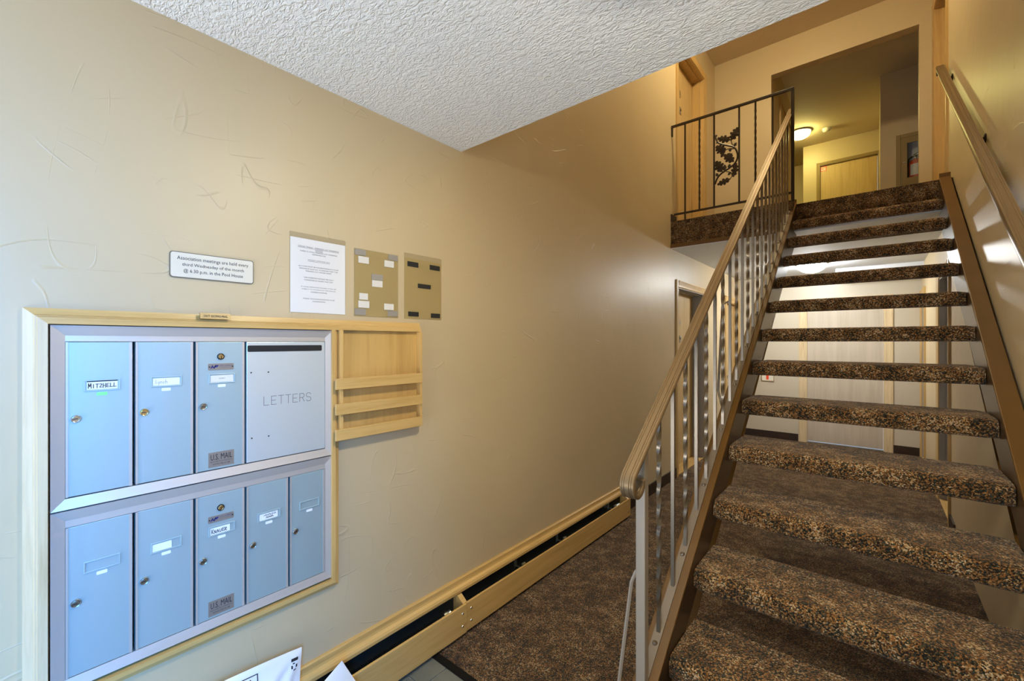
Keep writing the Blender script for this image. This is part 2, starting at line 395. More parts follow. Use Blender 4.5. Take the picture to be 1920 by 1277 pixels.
# corridor walls upstairs
struct('wall_corridor_side', box(-1.12, -1.0, YO + 0.12, 8.35, ZU, ZT), 'wall_tan', 'side wall of the upstairs corridor just past the opening', 'wall')
FDX = (-0.788, 0.055)
weld(struct('wall_corridor_far', wall_with_holes(MB(), 'Y', 9.8, 9.92, -1.036, 1.0, ZU, ZT, [(FDX[0], FDX[1], ZU, 4.735)]), 'wall_tan',
            'far corridor wall holding the door with the red sticker', 'wall'))
struct('wall_corridor_return', box(-1.036, -0.92, 9.92, 10.76, ZU, ZT), 'wall_tan', 'short return wall at the far corridor corner', 'wall')
struct('wall_corridor_end', box(-2.6, -0.92, 10.76, 10.88, ZU, ZT), 'wall_tan', 'end wall of the upstairs corridor past the ceiling lamp', 'wall')
struct('wall_corridor_cross', box(-2.72, -2.6, 8.23, 10.88, ZU, ZT), 'wall_tan', 'outer wall of the cross corridor upstairs', 'wall')
struct('wall_corridor_inner', box(-2.6, -1.12, 8.23, 8.35, ZU, ZT), 'wall_tan', 'inner wall of the cross corridor upstairs', 'wall')
CAB = (0.233, 0.575, 3.545, 4.25)
weld(struct('wall_corridor_near', wall_with_holes(MB(), 'Y', 7.86, 8.06, 0.059, 1.0, ZU, ZT, [CAB]), 'wall_tan',
            'nearer corridor wall that holds the fire extinguisher cabinet', 'wall'))
struct('wall_corridor_reveal', box(0.059, 0.18, 8.06, 9.8, ZU, ZT), 'wall_tan', 'corridor side wall running back to the far door', 'wall')
struct('wall_corridor_right', box(1.0, 1.12, YO + 0.12, 8.06, ZU, ZT), 'wall_tan', 'side wall of the corridor past the extinguisher', 'wall')
struct('wall_corridor_stub', box(XR, 1.12, YO, YO + 0.12, ZU, ZT), 'wall_tan', 'short wall joining stairwell and corridor', 'wall')

# floors
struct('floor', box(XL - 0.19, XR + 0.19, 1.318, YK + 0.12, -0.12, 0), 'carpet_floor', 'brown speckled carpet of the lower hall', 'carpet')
fl = struct('floor_entry', box(XL - 0.19, XR + 0.19, YF - 0.12, 1.318, -0.12, -0.006), 'grout', 'grey slate tiled entrance floor', 'floor')
rows = [(1.288, 1.153, -1.466)]
yy = 1.147
k = 0
while yy > YF: rows.append((yy, max(yy - 0.295, YF), -1.545 + 0.15 * (k % 2))); yy -= 0.301; k += 1
for (y1, y0, xs) in rows:
    x = xs - 0.301
    while x < XR:
        a, b = max(x + 0.003, XL), min(x + 0.298, XR)
        if b - a > 0.02 and y1 - y0 > 0.02:
            part('tile', box(a, b, y0, y1, -0.02, random.uniform(-0.0012, 0.0006)), 'slate', fl, bevel=0.0015)
        x += 0.301
t = struct('trim_1', MB().prism([(1.286, 0.0), (1.326, 0.0), (1.318, 0.008), (1.294, 0.006)], lambda a, b, t: (t, a, b), -1.575, XR), 'rubber',
           'black rubber edging strip between slate tiles and carpet', 'edging')
# upper floor slab (balcony + stair head + corridor)
m = MB().box(XL, -0.56, YB, YO + 0.12, ZC + 0.006, ZU).box(-0.56, XR, YS, YO + 0.12, ZC + 0.006, ZU).box(-2.6, 1.0, YO + 0.12, 10.76, ZC + 0.006, ZU)
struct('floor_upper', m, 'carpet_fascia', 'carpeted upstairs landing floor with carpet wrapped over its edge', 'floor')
struct('trim_2', box(XL, -0.60, YB - 0.012, YB, ZC - 0.002, ZC + 0.036), 'stringer_brown', 'thin brown strip under the landing edge', 'trim')
struct('baseboard_landing', box(XL, XL + 0.012, YB - 0.004, 4.675, ZU, ZU + 0.08), 'baseboard_dark', 'dark baseboard stub at the landing edge beside the wall', 'baseboard')
# ceilings
struct('ceiling', box(XL, XR, YF, YE, ZC, ZC + 0.14), 'ceiling_white', 'white textured low ceiling above the entrance', 'ceiling')
struct('ceiling_hall', box(XL, XR, YB, YK, ZC - 0.006, ZC + 0.006), 'ceiling_soffit', 'white ceiling of the lower hall under the landing', 'ceiling')
struct('ceiling_upper', box(-2.72, 1.12, YE - 0.12, 10.88, ZT, ZT + 0.1), 'ceiling_upper', 'tan textured upstairs ceiling', 'ceiling')
struct('beam', box(-0.40, XR, 7.20, YK, 2.30, ZC - 0.006), 'trim_white', 'white dropped beam at the end of the lower hall', 'beam')
# baseboards
struct('baseboard_left', box(XL, XL + 0.012, 3.40, 4.675, 0, 0.105), 'baseboard_dark', 'dark brown baseboard past the heater on the tan wall', 'baseboard')
m = MB().box(XL, -0.86, YK - 0.012, YK, 0, 0.105).box(0.19, XR, YK - 0.012, YK, 0, 0.105)
struct('baseboard_back', m, 'baseboard_dark', 'dark brown baseboard along the back wall', 'baseboard')
struct('baseboard_right', box(XR - 0.012, XR, 4.55, 4.80, 0, 0.105), 'baseboard_dark', 'dark baseboard behind the stairs on the wall by the grey doorway', 'baseboard')

# ------------------------------------------------------------------ doors
def casing_prof(w, p):
    return [(0, 0), (w, 0), (w, p * 0.9), (w * 0.86, p), (w * 0.72, p * 0.86), (w * 0.30, p * 0.62), (w * 0.12, p * 0.62), (0, p * 0.45)]
def side_door(name, side, hole, label, leaf_mat, jamb_mat, recess=0.135, number=None, cw=0.075, proud=0.018, knob=True, cmat='casing_wood'):
    y0, y1, z0, z1 = hole
    xw = XL if side == 'L' else XR; sg = -1 if side == 'L' else 1      # sg: direction into the wall
    d = thing(name, label, 'door', (xw + sg * recess, (y0 + y1) / 2, z0), kind='structure')
    def bx(xa, xb, *r): return box(min(xa, xb), max(xa, xb), *r)
    part('leaf', bx(xw + sg * recess, xw + sg * (recess + 0.04), y0 + 0.018, y1 - 0.018, z0 + 0.012, z1 - 0.018), leaf_mat, d)
    for ya, yb in ((y0, y0 + 0.016), (y1 - 0.016, y1)):
        part('jamb', bx(xw, xw + sg * 0.188, ya, yb, z0, z1), jamb_mat, d)
    part('jamb', bx(xw, xw + sg * 0.188, y0 + 0.016, y1 - 0.016, z1 - 0.016, z1), jamb_mat, d)
    for ya, yb in ((y0 + 0.016, y0 + 0.028), (y1 - 0.028, y1 - 0.016)):
        part('door_stop', bx(xw + sg * 0.045, xw + sg * (recess - 0.002), ya, yb, z0, z1 - 0.016), jamb_mat, d)
    part('door_stop', bx(xw + sg * 0.045, xw + sg * (recess - 0.002), y0 + 0.028, y1 - 0.028, z1 - 0.028, z1 - 0.016), jamb_mat, d)
    pr = casing_prof(cw, proud)
    part('casing', MB().prism(pr, lambda a, b, t: (xw - sg * b, y0 + 0.006 - a, t), z0, z1 + cw - 0.002), cmat, d)
    part('casing', MB().prism(pr, lambda a, b, t: (xw - sg * b, y1 - 0.006 + a, t), z0, z1 + cw - 0.002), cmat, d)
    part('casing', MB().prism(pr, lambda a, b, t: (xw - sg * b, t, z1 - 0.006 + a), y0 + 0.004, y1 - 0.004), 'maple_y' if cmat == 'casing_wood' else cmat, d)
    if knob:
        kx = xw + sg * recess; ky = y0 + 0.09
        part('door_knob', MB().lathe([(0.001, 0), (0.03, 0), (0.03, -sg * -0.006), (0.011, -sg * 0.012), (0.011, -sg * 0.035), (0.026, -sg * 0.045), (0.026, -sg * 0.06), (0.012, -sg * 0.066), (0.001, -sg * 0.066)],
             (kx, ky, z0 + 0.95), 'X', 16), 'chrome', d, smooth=True)
    if number:
        ym = (y0 + y1) / 2; kx = xw + recess * sg
        lettering('door_number', number, 'nickel', d, (kx + 0.003, ym, z0 + 1.69), 0.05, 0.095)
        kn = MB().box(kx, kx + 0.006, ym - 0.025, ym + 0.025, z0 + 1.45, z0 + 1.535)
        kn.lathe([(0.016, 0.006), (0.016, 0.012), (0.008, 0.014), (0.001, 0.014)], (kx, ym, z0 + 1.505), 'X', 14)
        part('door_knocker', kn, 'nickel', d, bevel=0.002)
    part('threshold', bx(xw, xw + sg * 0.188, y0 + 0.016, y1 - 0.016, z0, z0 + 0.008), 'maple_y', d)
    return d
side_door('door_1', 'L', D4, 'maple door numbered 4 on the ground floor', 'door_wood', 'jamb_grey', number='4')
side_door('door_2', 'L', D8, 'maple door numbered 8 upstairs behind the balcony railing', 'door_wood', 'casing_wood', number='8')
side_door('door_3', 'L', DL3, 'maple door at the end of the lower hall past door 4', 'door_wood', 'casing_wood', 0.06)
side_door('door_4', 'R', DR1, 'doorway with grey jambs under the stairs', 'door_pale', 'jamb_grey', 0.14)
side_door('door_5', 'R', DR2, 'upstairs maple door at the top of the wall handrail', 'door_wood', 'casing_wood', 0.135)
side_door('door_6', 'R', DR3, 'narrow maple door beside the back wall of the lower hall', 'door_wood', 'jamb_grey', 0.05, cw=0.06, proud=0.02, knob=False)
def end_door(name, hole, y, label, leaf_mat, cw, recess, cmat, z0):
    x0, x1, _, z1 = hole
    d = thing(name, label, 'door', ((x0 + x1) / 2, y + recess, z0), kind='structure')
    part('leaf', box(x0 + 0.016, x1 - 0.016, y + recess, y + recess + 0.04, z0 + 0.02, z1 - 0.016), leaf_mat, d)
    for a, b in ((x0, x0 + 0.014), (x1 - 0.014, x1)): part('jamb', box(a, b, y, y + 0.118, z0, z1), cmat, d)
    part('jamb', box(x0 + 0.014, x1 - 0.014, y, y + 0.118, z1 - 0.014, z1), cmat, d)
    pr = casing_prof(cw, 0.016)
    part('casing', MB().prism(pr, lambda a, b, t: (x0 + 0.004 - a, y - b, t), z0, z1 + cw), cmat, d)
    part('casing', MB().prism(pr, lambda a, b, t: (x1 - 0.004 + a, y - b, t), z0, z1 + cw), cmat, d)
    part('casing', MB().prism(pr, lambda a, b, t: (t, y - b, z1 - 0.004 + a), x0, x1), cmat, d)
    part('threshold', box(x0 + 0.014, x1 - 0.014, y - 0.01, y + 0.11, z0, z0 + 0.014), 'chrome', d)
    return d
end_door('door_7', (-0.767, 0.103, 0, 2.00), YK, 'pale flat door at the end of the lower hall seen through the open stairs', 'door_pale', 0.088, 0.03, 'maple_pale', 0.0)
dd = end_door('door_8', (FDX[0], FDX[1], ZU, 4.735), 9.8, 'maple door with a red sticker at the end of the upstairs corridor', 'door_wood', 0.045, 0.03, 'cabinet_tan', ZU)
# corridor side door upstairs
d = thing('door_9', 'maple door on the corridor side wall just past the upstairs opening', 'door', (-1.0, 7.4, ZU), kind='structure')
part('leaf', box(-1.0, -0.992, 6.95, 7.85, ZU, 4.75), 'door_wood', d)
for a, b in ((6.88, 6.95), (7.85, 7.92)): part('casing', box(-1.0, -0.98, a, b, ZU, 4.82), 'casing_wood', d)
part('casing', box(-1.0, -0.98, 6.95, 7.85, 4.75, 4.82), 'casing_wood', d)
# glazed entrance behind the camera
d = thing('door_10', 'glazed entrance doors with white frames behind the viewer', 'door', (-0.88, YF - 0.06, 0), kind='structure')
for a, b in ((-1.58, -1.53), (-0.905, -0.855), (-0.23, -0.18)): part('door_frame', box(a, b, YF - 0.10, YF - 0.03, 0.02, 2.15), 'trim_white', d)
for a, b in ((-1.53, -0.905), (-0.855, -0.23)):
    part('door_frame', box(a, b, YF - 0.10, YF - 0.03, 0.02, 0.10), 'trim_white', d); part('door_frame', box(a, b, YF - 0.10, YF - 0.03, 2.09, 2.15), 'trim_white', d)
    part('pane', box(a, b, YF - 0.068, YF - 0.062, 0.10, 2.09), 'pane_glass', d)

d = thing('door_11', 'glazed side entrance door behind the viewer', 'door', (XR + 0.08, -0.71, 0), kind='structure')
for a, b in ((-1.22, -1.16), (-0.26, -0.20)): part('door_frame', box(XR + 0.04, XR + 0.11, a, b, 0.02, 2.10), 'trim_white', d)
for a, b in ((0.02, 0.12), (2.03, 2.10)): part('door_frame', box(XR + 0.04, XR + 0.11, -1.16, -0.26, a, b), 'trim_white', d)
part('pane', box(XR + 0.072, XR + 0.078, -1.16, -0.26, 0.12, 2.03), 'pane_glass', d)

# ================================================================== stairs
RISE, RUN = 0.195, 0.268
TX0, TX1 = -0.546, 0.380
def ynose(k): return 1.479 + RUN * (k - 2)
def znose(y): return 0.39 + (y - 1.479) * RISE / RUN
st = thing('staircase', 'open-riser staircase with speckled carpet treads and brown stringers', 'staircase', (-0.08, 1.2, 0))
def tread_mesh():
    th, dp, r = 0.080, 0.285, 0.030
    prof = []
    for i in range(9):                       # rounded top nose
        t = PI / 2 * i / 8; prof.append((r - r * math.sin(t), -r + r * math.cos(t)))
    prof = prof[::1]
    for i in range(5):                       # lower nose
        t = PI / 2 * i / 4; rr = 0.016; prof.append((rr - rr * math.cos(t), -th + rr - rr * math.sin(t)))
    prof += [(0.050, -th), (0.066, -0.048), (dp, -0.046), (dp, 0.0), (dp * 0.75, 0.0), (dp * 0.5, 0.001), (dp * 0.3, 0.001)]
    nx = 30; rings = []
    rnd = random.Random(3)
    for i in range(nx + 1):
        u = i / nx; x = TX0 + (TX1 - TX0) * u
        e = min(u, 1 - u) * (TX1 - TX0)
        q = 0.012 * max(0, 1 - e / 0.03) ** 2          # corners rounded in plan
        w = 0.0025 * math.sin(7.3 * u + 1) + 0.0015 * math.sin(19 * u)
        rings.append([(x, a + (q if a < 0.1 else 0) + (w if a < 0.06 else 0), b - (q * 0.5 if b > -0.04 else 0)) for a, b in prof])
    return MB().sweep(rings).mesh('tread', Vector(), True, 60)
tm = tread_mesh()
for k in range(1, 14):
    o = link('tread', tm, 'carpet_tread', st, Vector((0, ynose(k), RISE * k - 0.018)) - ORG[st]); ORG[o] = ORG[st]
def stringer(xw, sgn, fl_w):
    """steel channel: web facing the treads at xw, flanges pointing away (sgn)"""
    ya, yb = 1.13, 4.70
    top = lambda y: znose(y) + 0.004; dep = 0.335
    s0 = RISE / RUN
    g = lambda: None
    web = MB()
    xa, xb = xw, xw + sgn * 0.010
    yfoot = ya
    def slab(xa, xb, t0, t1, y0, y1):
        v = []
        for x in (xa, xb):
            for y in (y0, y1):
                for tt in (t0, t1):
                    v.append((x, y, max(0.0, top(y) + tt)))
        return v
    mb = MB()
    fs = [(0, 1, 3, 2), (4, 6, 7, 5), (0, 4, 5, 1), (2, 3, 7, 6), (0, 2, 6, 4), (1, 5, 7, 3)]
    mb.add(slab(xa, xb, -dep, -0.012, ya, yb), fs)
    fl = MB().add(slab(xw, xw + sgn * fl_w, -0.012, 0.0, ya, yb), fs)
    lo = MB().add(slab(xw + sgn * 0.010, xw + sgn * fl_w, -dep, -dep + 0.012, ya + 0.25, yb), fs)
    s = part('stringer', mb, 'stringer_web', st)
    part('flange', fl, 'stringer_brown', s, bevel=0.003); part('flange', lo, 'stringer_brown', s)
    # cut end closing the channel at the top
    e = MB().box(min(xw, xw + sgn * fl_w), max(xw, xw + sgn * fl_w), yb, yb + 0.008, top(yb) - 0.12, top(yb) + 0.03)
    part('end_plate', e, 'stringer_brown', s, bevel=0.002)
    return s
stringer(-0.548, -1, 0.078); stringer(0.383, 1, 0.064)

# ---- balustrade on the open side
BX = -0.59
railz = lambda y: 1.195 + 0.745 * (y - 1.48)          # centre of the hand rail
bar_z = lambda y: znose(y) + 0.004
br = thing('stair_railing', 'bronze metal stair railing with twisted and plain bars and a curled hand rail end', 'railing', (BX, 1.37, 0))
def rail_profile(w=0.050, h=0.016):
    a, t = w / 2, h / 2
    top = [(-a, 0.0), (-a + 0.0008, t * 0.6), (-a + 0.003, t), (-a + 0.008, t), (-a + 0.0090, t - 0.0016), (-a + 0.0106, t - 0.0016), (-a + 0.0116, t), (-a + 0.0150, t), (-a + 0.0160, t - 0.0016), (-a + 0.0176, t - 0.0016), (-a + 0.0186, t + 0.0008)]
    top = top + [(-x, z) for x, z in reversed(top)]
    bot = [(a - 0.001, -t * 0.6), (a - 0.003, -t), (a - 0.007, -t), (a - 0.008, -t + 0.002), (a - 0.010, -t + 0.002), (a - 0.011, -t), (a - 0.015, -t - 0.001)]
    return top + bot + [(-x, z) for x, z in reversed(bot)]
def rail_sweep(path, x, prof):
    """path: list of (y,z); profile swept with its width along x"""
    rings = []
    for i, (y, z) in enumerate(path):
        y0, z0 = path[max(i - 1, 0)]; y1, z1 = path[min(i + 1, len(path) - 1)]
        d = Vector((y1 - y0, z1 - z0)).normalized(); n = Vector((-d.y, d.x))
        rings.append([(x + a, y + n.x * b, z + n.y * b) for a, b in prof])
    return MB().sweep(rings)
# scrolled lower end: the rail rolls forward and under
path = []
yE, zE = 1.275, railz(1.275); R = 0.042
dirv = Vector((-1, -0.745)).normalized(); nrm = Vector((dirv.y, -dirv.x))       # down-slope direction and its under side
if nrm.y > 0: nrm = -nrm
cc = Vector((yE, zE)) + nrm * R
for i in range(19):
    a = math.radians(245) * i / 18; r = R * (1 - 0.18 * i / 18)
    p = cc - nrm * r * math.cos(a) + dirv * r * math.sin(a); path.append((p.x, p.y))
path = path[::-1] + [(y, railz(y)) for y in [1.295 + (4.74 - 1.295) * i / 24 for i in range(25)]]
part('hand_rail', rail_sweep(path, BX, rail_profile()), 'rail_bronze', br, smooth=True)
def square_bar(x, y, z0, z1, s=0.0125, turns=0.0, n=None, rot=0.0, flat=0.06):
    rings = []; n = n or (1 if not turns else 44)
    for i in range(n + 1):
        z = z0 + (z1 - z0) * i / n
        f = min(max((z - z0 - flat) / max(z1 - z0 - 2 * flat, 1e-3), 0), 1)
        t = turns * 2 * PI * f + rot
        rings.append([(x + s / 2 * 2 ** .5 * math.cos(t + PI / 4 + j * PI / 2), y + s / 2 * 2 ** .5 * math.sin(t + PI / 4 + j * PI / 2), z) for j in range(4)])
    return MB().sweep(rings)
for i in range(22):
    y = 1.516 + 0.1413 * i
    if y > 4.62: break
    tw = (i % 2 == 0)
    part('baluster', square_bar(BX, y, bar_z(y) + 0.004, railz(y) - 0.008, 0.013, 2.25 if tw else 0), 'bar_steel', br, smooth=tw)
part('newel_post', box(BX - 0.016, BX + 0.016, 1.356, 1.386, 0.0, railz(1.371) - 0.012), 'post_paint_lit', br, bevel=0.002)
fs = [(0, 1, 3, 2), (4, 6, 7, 5), (0, 4, 5, 1), (2, 3, 7, 6), (0, 2, 6, 4), (1, 5, 7, 3)]
v = [(x, y, bar_z(y) + tt) for x in (BX - 0.016, BX + 0.014) for y in (1.384, 4.64) for tt in (0.0005, 0.0085)]
bb = part('base_bar', MB().add(v, fs), 'bar_paint', br)
for i in range(0, 22, 2):
    y = 1.516 + 0.1413 * i - 0.035
    part('bolt', MB().lathe([(0.001, 0.014), (0.007, 0.013), (0.009, 0.009), (0.009, 0.004)], (BX, y, bar_z(y)), 'Z', 10), 'bar_steel', bb, smooth=True)
part('brace', MB().tube([(BX - 0.016, 1.362, 0.70), (BX - 0.03, 1.355, 0.66), (BX - 0.10, 1.32, 0.0)], 0.0065, 6), 'post_paint_lit', br)
part('brace', MB().tube([(BX, 2.51, 1.68), (BX - 0.035, 2.50, 1.66), (BX - 0.05, 2.47, 1.20), (BX - 0.02, 2.45, bar_z(2.45))], 0.006, 6), 'bar_steel', br)

# ---- hand rail on the wall
HX = 0.405
hrz = lambda y: znose(y) + 0.80
wr = thing('wall_handrail', 'bronze wall-mounted hand rail on dark brackets beside the stairs', 'handrail', (HX, 4.9, hrz(4.9)))
ps = [(y, hrz(y)) for y in [0.9 + (4.90 - 0.9) * i / 20 for i in range(21)]]
part('rail', rail_sweep(ps, HX, rail_profile(0.052, 0.030)), 'rail_bronze', wr, smooth=True)
for y in (1.05, 2.25, 3.42, 4.70):
    z = hrz(y)
    b = MB().tube([(HX, y, z - 0.014), (HX, y, z - 0.045), (HX + 0.02, y, z - 0.062), (XR - 0.004, y, z - 0.045)], [0.008, 0.008, 0.009, 0.011], 8)
    b.lathe([(0.001, -0.010), (0.018, -0.008), (0.026, -0.003), (0.026, 0.0), (0.001, 0.0)], (XR, y, z - 0.045), 'X', 14)
    b.box(HX - 0.014, HX + 0.014, y - 0.03, y + 0.03, z - 0.020, z - 0.012)
    part('bracket', b, 'bar_dark', wr, smooth=True)
part('end_cap', box(HX - 0.022, HX + 0.022, 4.895, 4.908, hrz(4.9) - 0.060, hrz(4.9) + 0.018), 'bar_dark', wr, bevel=0.004)

# ---- balcony railing
by = 4.56
bl = thing('balcony_railing', 'dark iron balcony railing with twisted bars and an oak branch ornament', 'railing', (-1.1, by, ZU))
part('top_rail', box(XL + 0.002, -0.548, by - 0.013, by + 0.013, 3.712, 3.732), 'bar_dark', bl, bevel=0.002)
part('bottom_rail', box(-1.612, -0.572, by - 0.008, by + 0.008, 2.785, 2.803), 'bar_dark', bl)
part('post', box(-0.572, -0.548, by - 0.012, by + 0.012, ZU, 3.712), 'bar_dark', bl)
part('post', box(XL + 0.002, XL + 0.016, by - 0.007, by + 0.007, 3.62, 3.712), 'bar_dark', bl)
for x, tw, z0 in ((-1.499, 0, ZU), (-1.357, 1, 2.803), (-1.218, 0, 2.803), (-0.993, 0, 2.803), (-0.855, 1, 2.803), (-0.715, 0, ZU)):
    part('baluster', square_bar(x, by, z0, 3.712, 0.014, 3.0 if tw else 0), 'bar_dark', bl, smooth=bool(tw))
def omap(px, py):
    return (-1.218 + (px - 172) * 0.000532, 3.267 - ((py + 0.24 * (px - 384)) - 670) * 0.00057)
orn = MB()
def stem(pts, w0, w1):
    P = [Vector((*omap(*p), 0)) for p in pts]
    Q = []
    for i in range(len(P) - 1):                       # Catmull-Rom
        a, b, c, d_ = P[max(i - 1, 0)], P[i], P[i + 1], P[min(i + 2, len(P) - 1)]
        for j in range(5):
            t = j / 5; Q.append(0.5 * ((2 * b) + (c - a) * t + (2 * a - 5 * b + 4 * c - d_) * t * t + (3 * b - a - 3 * c + d_) * t ** 3))
    Q.append(P[-1])
    orn.tube([(q.x, by, q.y) for q in Q], [w0 + (w1 - w0) * i / (len(Q) - 1) for i in range(len(Q))], 7)
LOBES = [(0.0, 0.05), (0.10, 0.07), (0.16, 0.24), (0.26, 0.27), (0.33, 0.12), (0.42, 0.34), (0.54, 0.36), (0.60, 0.15), (0.68, 0.27), (0.78, 0.26), (0.84, 0.11), (0.94, 0.13), (1.0, 0.0)]
def leaf(b, t, fat=1.0):
    B = Vector(omap(*b)); T = Vector(omap(*t)); d = T - B; n = Vector((-d.y, d.x)) * fat
    side = [B + d * a + n * w for a, w in LOBES] + [B + d * a - n * w for a, w in LOBES[-2::-1]]
    k = len(side); mid = [B + d * 0.5]
    vs = [(p.x, by - 0.004, p.y) for p in side] + [(p.x, by + 0.004, p.y) for p in side] + [(mid[0].x, by - 0.008, mid[0].y), (mid[0].x, by + 0.006, mid[0].y)]
    f = []
    for i in range(k):
        j = (i + 1) % k
        f += [(i, j, 2 * k), (k + j, k + i, 2 * k + 1), (i, k + i, k + j, j)]
    orn.add(vs, f)
stem([(185, 310), (235, 420), (330, 465), (500, 510), (560, 600), (565, 700), (520, 790), (430, 870), (300, 960), (230, 1040), (185, 1150)], 0.0085, 0.0085)
stem([(460, 400), (475, 450), (495, 505)], 0.004, 0.005); stem([(345, 585), (400, 545), (510, 540)], 0.004, 0.005)
stem([(380, 930), (450, 940), (485, 985), (440, 1060)], 0.004, 0.004); stem([(495, 770), (500, 720), (480, 690)], 0.004, 0.004)
for b, t, ft in (((460, 400), (580, 180), 1.0), ((455, 390), (230, 355), .8), ((505, 505), (550, 440), 1.2), ((360, 600), (205, 490), 1.1), ((340, 600), (292, 685), 1.1), ((505, 760), (345, 640), .95),
                 ((480, 690), (400, 620), 1.1), ((310, 930), (203, 750), 1.0), ((350, 920), (355, 810), .9), ((430, 870), (436, 800), 1.3), ((500, 1020), (545, 780), .7), ((490, 960), (500, 1020), 1.1), ((455, 940), (410, 990), 1.2), ((450, 1050), (225, 1160), .75),
                 ((235, 1010), (208, 960), 1.2), ((300, 930), (255, 900), 1.1), ((440, 530), (450, 590), 1.1), ((235, 420), (205, 445), 1.0), ((200, 330), (215, 290), 1.4)): leaf(b, t, ft)
part('leaf_ornament', orn, 'bar_dark', bl)

# ================================================================== mailboxes on the wall
def wl(y, z, dpt):           # wall-plane measurements carried to a surface standing dpt proud of the wall
    k = (1.64 - dpt) / 1.64; return y * k, H + (z - H) * k
XW = XL
fr = thing('mailbox_surround', 'maple wood frame around the mailboxes', 'frame', (XW, 0.45, 0.49))
def ybox(y0, y1, z0, z1, xa, xb): return box(XW + xa, XW + xb, y0, y1, z0, z1)
P0 = 0.024
a, zt = wl(0.036, 1.547, 0.006); b, zi = wl(0.080, 1.507, P0); y2, zb = wl(0.872, 0.494, 0.012); y3, zi2 = wl(0.846, 0.518, P0); yend, _ = wl(1.280, 1.5, P0)
def mitre(p, q, axis_pts, name, mat):
    part(name, MB().add(p, q), mat, fr)
def moulded(y_in, y_out, z_in, z_out, horizontal, ends, mat, name='board'):
    """board along a side of the frame with a stepped profile; ends = mitre flags"""
    prof = [(0.0, 0.0), (0.0, 0.011), (0.42, 0.016), (0.46, 0.020), (0.54, 0.020), (0.58, P0), (1.0, P0), (1.0, 0.0)]
    rings = []
    for e in (0, 1):
        ring = []
        for s_, x in prof:
            if horizontal:
                y = (y_in[e] + (y_out[e] - y_in[e]) * (1 - s_)); z = z_in + (z_out - z_in) * (1 - s_)
            else:
                y = y_in + (y_out - y_in) * (1 - s_); z = (z_in[e] + (z_out[e] - z_in[e]) * (1 - s_))
            ring.append((XW + x, y, z))
        rings.append(ring)
    return part(name, MB().sweep(rings), mat, fr)
moulded(b, a, (zi2, zi), (zb, zt), False, None, 'maple_pale')  # left board in paler maple: the light falling on it is put into its colour
moulded((b, yend), (a, yend), zi, zt, True, None, 'maple_y')
moulded((b, y3), (a, y2), zi2, zb, True, None, 'maple_y')
moulded(y3, y2, (zi2, zi), (zb, zi), False, None, 'maple_z')

def chamfer_frame(parent, y0, y1, z0, z1, w, xo, xi, mat, name='frame_bar'):
    """four mitred aluminium bars sloping from the outer edge (xo) to the inner edge (xi)"""
    O = [(y0, z0), (y1, z0), (y1, z1), (y0, z1)]; I = [(y0 + w, z0 + w), (y1 - w, z0 + w), (y1 - w, z1 - w), (y0 + w, z1 - w)]
    for k in range(4):
        j = (k + 1) % 4
        v = []
        for (yy_, zz_), x in ((O[k], xo), (O[j], xo), (I[j], xi), (I[k], xi)): v.append((XW + x, yy_, zz_))
        for (yy_, zz_) in (O[k], O[j], I[j], I[k]): v.append((XW - 0.03, yy_, zz_))
        part(name, MB().add(v, [(0, 1, 2, 3), (7, 6, 5, 4), (0, 4, 5, 1), (1, 5, 6, 2), (2, 6, 7, 3), (3, 7, 4, 0)]), mat, parent)
DF = 0.006                     # door faces stand this far proud of the wall plane
def mail_unit(label, y0, y1, z0, z1, loc):
    u = thing('mailbox_unit', label, 'mailbox', loc, 'wall mailbox units')
    part('housing', box(XW - 0.17, XW - 0.03, y0 + 0.004, y1 - 0.004, z0 + 0.004, z1 - 0.004), 'black', u)
    chamfer_frame(u, y0, y1, z0, z1, 0.027, 0.015, 0.008, 'alu_frame')
    return u
UY0, UY1 = wl(0.084, 1, 0.012)[0], wl(0.846, 1, 0.012)[0]
up = mail_unit('upper mailbox unit with three tall doors and an outgoing letters slot', UY0, UY1, 1.018, wl(0, 1.504, .012)[1], (XW, 0.46, 1.018))
lo = mail_unit('lower mailbox unit with five tall doors', UY0, UY1, wl(0, 0.534, .012)[1], 1.014, (XW, 0.46, 0.537))
EDGE = [0.108, 0.2495, 0.3945, 0.5385, 0.681, 0.8185]
EDGE = [wl(e, 0, DF)[0] for e in EDGE]
def rounded(y0, y1, z0, z1, x0, x1, r=0.003, n=3):
    pr = []
    for cy_, cz_, a0 in ((y1 - r, z1 - r, 0), (y0 + r, z1 - r, 90), (y0 + r, z0 + r, 180), (y1 - r, z0 + r, 270)):
        for i in range(n + 1):
            t = math.radians(a0 + 90 * i / n); pr.append((cy_ + r * math.cos(t), cz_ + r * math.sin(t)))
    return MB().prism(pr, lambda a, b, t: (XW + t, a, b), x0, x1)
def key_lock(parent, y, z, mat, r=0.0095, x0=DF, tilt=0.0):
    lk = part('lock', MB().lathe([(0.001, 0.0), (r, 0.0), (r, 0.004), (r * 0.86, 0.006), (r * 0.70, 0.0052), (r * 0.62, 0.007), (0.001, 0.007)], (XW + x0, y, z), 'X', 24), mat, parent, smooth=True)
    c, s_ = math.cos(tilt), math.sin(tilt)
    q = [(-0.0068, -0.0010), (0.0030, -0.0010), (0.0030, 0.0010), (-0.0068, 0.0010)]
    part('keyhole', MB().prism([(a * c - b_ * s_, a * s_ + b_ * c) for a, b_ in q], lambda a, b_, t: (XW + t, y + a, z + b_), x0 + 0.0065, x0 + 0.0076), 'black', parent)
    return lk
